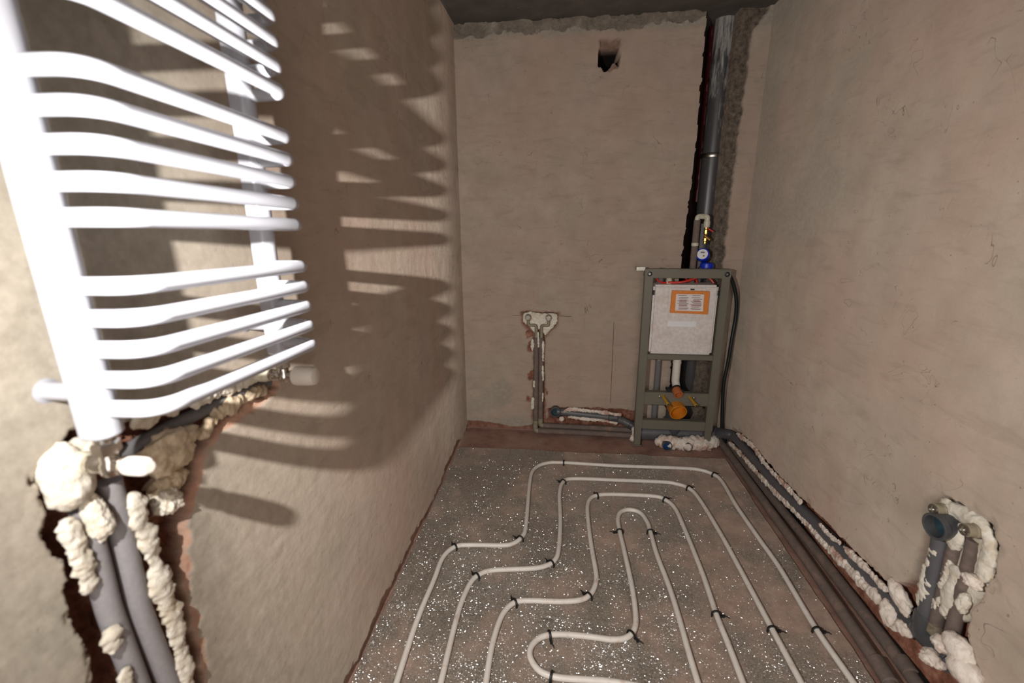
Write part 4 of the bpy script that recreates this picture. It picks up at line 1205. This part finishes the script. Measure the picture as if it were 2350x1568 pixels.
# ------------------------------------------------------------------ foil sheets on the floor
def foil_sheet(x0, x1, y0, y1, z, label, seed):
    A = lines((x0, x1, .012))
    B = lines((y0, y1, .012))
    a, b = np.meshgrid(A, B, indexing='ij')
    e = np.minimum(np.minimum(a - x0, x1 - a), np.minimum(b - y0, y1 - b))
    ja = a + 0.006 * fbm(a, b, 9, seed + 3) * (np.minimum(a - x0, x1 - a) < .03)
    jb = b + 0.010 * fbm(a, b, 7, seed + 5) * (np.minimum(b - y0, y1 - b) < .03)
    zz = z + 0.0022 * fbm(a, b, 8, seed, 3) + 0.0028 * sstep(.02, 0, e) * (fbm(a, b, 14, seed + 8) + .7) + .0008 * fbm(a, b, 30, seed + 2, 2)
    na, nb_ = len(A), len(B)
    V = np.stack([ja, jb, zz], -1).reshape(-1, 3)
    i = np.arange(na - 1)[:, None] * nb_ + np.arange(nb_ - 1)[None, :]
    Fq = np.stack([i, i + nb_, i + nb_ + 1, i + 1], -1).reshape(-1, 4)
    mb = MB()
    mb.v = [tuple(p) for p in V]
    mb.f = [tuple(q) for q in Fq]
    o = mb.build('foil_sheet', M_FOIL, None, label, 'foil sheet', 'foil sheets on the floor', sharp=None)
    return o
foil_sheet(-0.632, 0.272, 1.862, 2.565, .0060, 'dusty silver foil sheet at the back left of the floor', 1)
foil_sheet(-0.632, 0.272, 1.325, 1.875, .0075, 'sparkling silver foil sheet in the middle along the left wall', 2)
foil_sheet(-0.632, 0.272, 0.60, 1.340, .0090, 'brightest sparkling foil sheet at the front left of the floor', 3)
foil_sheet(0.262, 0.99, 0.60, 2.570, .0065, 'long dusty foil sheet on the right side of the floor', 4)

# ------------------------------------------------------------------ heating pipe runs and clips
RUNS = {
 'A': ([(895, 1620), (912, 1562), (957, 1425), (996, 1331), (1017, 1279), (1045, 1255), (1080, 1251), (1149, 1252), (1177, 1248), (1198, 1232), (1207, 1205), (1216, 1107), (1225, 1078), (1251, 1064), (1292, 1062),
        (1410, 1069), (1549, 1074), (1602, 1078), (1637, 1089), (1658, 1107), (1689, 1160), (1742, 1237), (1790, 1305), (1871, 1441), (1957, 1565), (2000, 1630)], 'outermost white heating pipe run with a step on the left'),
 'B': ([(998, 1620), (1013, 1562), (1041, 1446), (1059, 1383), (1080, 1338), (1100, 1319), (1132, 1309), (1219, 1305), (1252, 1299), (1272, 1287), (1282, 1262), (1286, 1195), (1284, 1135), (1292, 1107), (1315, 1099),
        (1410, 1102), (1514, 1106), (1549, 1110), (1581, 1121), (1605, 1146), (1654, 1226), (1700, 1310), (1769, 1439), (1833, 1557), (1866, 1620)], 'second white heating pipe run inside the outermost one'),
 'C': ([(1108, 1620), (1116, 1562), (1128, 1488), (1144, 1432), (1160, 1401), (1184, 1382), (1220, 1379), (1290, 1381), (1333, 1377), (1354, 1365), (1366, 1343), (1368, 1317), (1359, 1265), (1352, 1216), (1348, 1167), (1354, 1146), (1371, 1137),
        (1410, 1135), (1500, 1139), (1528, 1148), (1549, 1167), (1570, 1212), (1612, 1317), (1644, 1411), (1672, 1481), (1703, 1562), (1725, 1620)], 'third white heating pipe run, around the inner loop'),
 'D': ([(1556, 1700), (1540, 1630), (1500, 1586), (1410, 1566), (1340, 1560), (1294, 1557), (1262, 1551), (1235, 1537), (1217, 1509), (1219, 1485), (1238, 1465), (1266, 1457), (1305, 1457), (1357, 1462), (1405, 1468), (1437, 1464), (1455, 1446), (1459, 1415), (1450, 1345), (1431, 1258),
        (1422, 1219), (1418, 1191), (1425, 1175), (1445, 1170), (1469, 1177), (1485, 1198), (1492, 1219), (1507, 1272), (1535, 1345), (1556, 1411), (1581, 1499), (1600, 1562), (1617, 1620)], 'innermost white heating pipe loop with a narrow hairpin and a round bulge'),
}
ZP = 0.0185
PATHS = {}
for k, (pts, lab) in RUNS.items():
    q = [onF(u, v, ZP) for u, v in pts]
    q = [q[0] + (q[0] - q[1]).normalized() * .30] + q + [q[-1] + (q[-1] - q[-2]).normalized() * .35]   # runs go on towards the door
    pa = resample(catmull(q, 8), .008)
    PATHS[k] = pa
    MB().tube(pa, 0.0098, 16).build('heating_pipe', M_HEAT, None, lab, 'heating pipe', 'white underfloor heating pipe runs')

def clip_at(k, u, v, side, label):
    c = onF(u, v, ZP)
    pa = PATHS[k]
    i = min(range(len(pa)), key=lambda j: (pa[j] - c).length)
    i = max(1, min(len(pa) - 2, i))
    t = (pa[i + 1] - pa[i - 1]).normalized()
    n = Vector((-t.y, t.x, 0)).normalized() * side
    p = pa[i]
    cl = thing('pipe_clip', (p.x, p.y, 0.006), label, 'pipe clip', 'black clips on the heating pipes')
    base = Vector((p.x, p.y, 0))
    arc = []
    for j in range(13):
        a = math.pi * j / 12
        arc.append(base + n * (0.0145 * math.cos(a)) + Vector((0, 0, ZP + 0.0005 + 0.0130 * math.sin(a))))
    arc = [arc[0] + Vector((0, 0, -ZP + .004))] + arc + [arc[-1] + Vector((0, 0, -ZP + .004))]
    # flat strap: tube squeezed along the pipe
    mb = MB().tube(arc, 0.0030, 8)
    mb.v = [tuple(Vector(q) + t * ((Vector(q) - base).dot(t)) * 0.45) for q in mb.v]
    mb.build('strap', M_CLIP, cl)
    h = base + n * 0.022 + Vector((0, 0, .0125))
    R = Matrix((( n.x, t.x, 0), (n.y, t.y, 0), (0, 0, 1)))
    MB().box(h, (.016, .008, .012), .0015, R).build('head', M_CLIP, cl)
    MB().tube([h + n * .004, h + n * .016 + t * .003 + Vector((0, 0, .002)), h + n * .024 + t * .006 + Vector((0, 0, -.002))], [.0028, .0022, .0014], 8).build('tail', M_CLIP, cl)
CL = (('A', 1044, 1254, 1, 'black pipe clip on the outermost run at the front bend of its step'),
      ('A', 1194, 1236, 1, 'black pipe clip on the outermost run at the inner bend of its step'),
      ('A', 1293, 1062, 1, 'black pipe clip at the back left end of the outermost run'),
      ('A', 1638, 1090, 1, 'black pipe clip at the back right bend of the outermost run'),
      ('A', 1874, 1445, 1, 'black pipe clip on the outermost run nearest the right wall'),
      ('B', 1096, 1322, 1, 'black pipe clip on the second run at the front bend of its step'),
      ('B', 1266, 1292, 1, 'black pipe clip on the second run at the inner bend of its step'),
      ('B', 1294, 1106, 1, 'black pipe clip at the back left bend of the second run'),
      ('B', 1578, 1120, 1, 'black pipe clip at the back right bend of the second run'),
      ('B', 1772, 1445, 1, 'black pipe clip on the near right leg of the second run'),
      ('C', 1182, 1383, 1, 'black pipe clip on the third run at the front bend of its step'),
      ('C', 1350, 1368, 1, 'black pipe clip on the third run at the inner bend of its step'),
      ('C', 1369, 1138, 1, 'black pipe clip at the back left bend of the third run'),
      ('C', 1526, 1148, 1, 'black pipe clip at the back right bend of the third run'),
      ('C', 1643, 1408, 1, 'black pipe clip on the near right leg of the third run'),
      ('D', 1263, 1457, -1, 'black pipe clip on top of the round bulge of the innermost loop'),
      ('D', 1268, 1552, 1, 'black pipe clip at the front of the round bulge of the innermost loop'),
      ('D', 1448, 1458, -1, 'black pipe clip at the bend right of the round bulge'),
      ('D', 1422, 1220, 1, 'black pipe clip on the left leg of the narrow hairpin'),
      ('D', 1492, 1220, 1, 'black pipe clip on the right leg of the narrow hairpin'))
for c in CL:
    clip_at(*c)
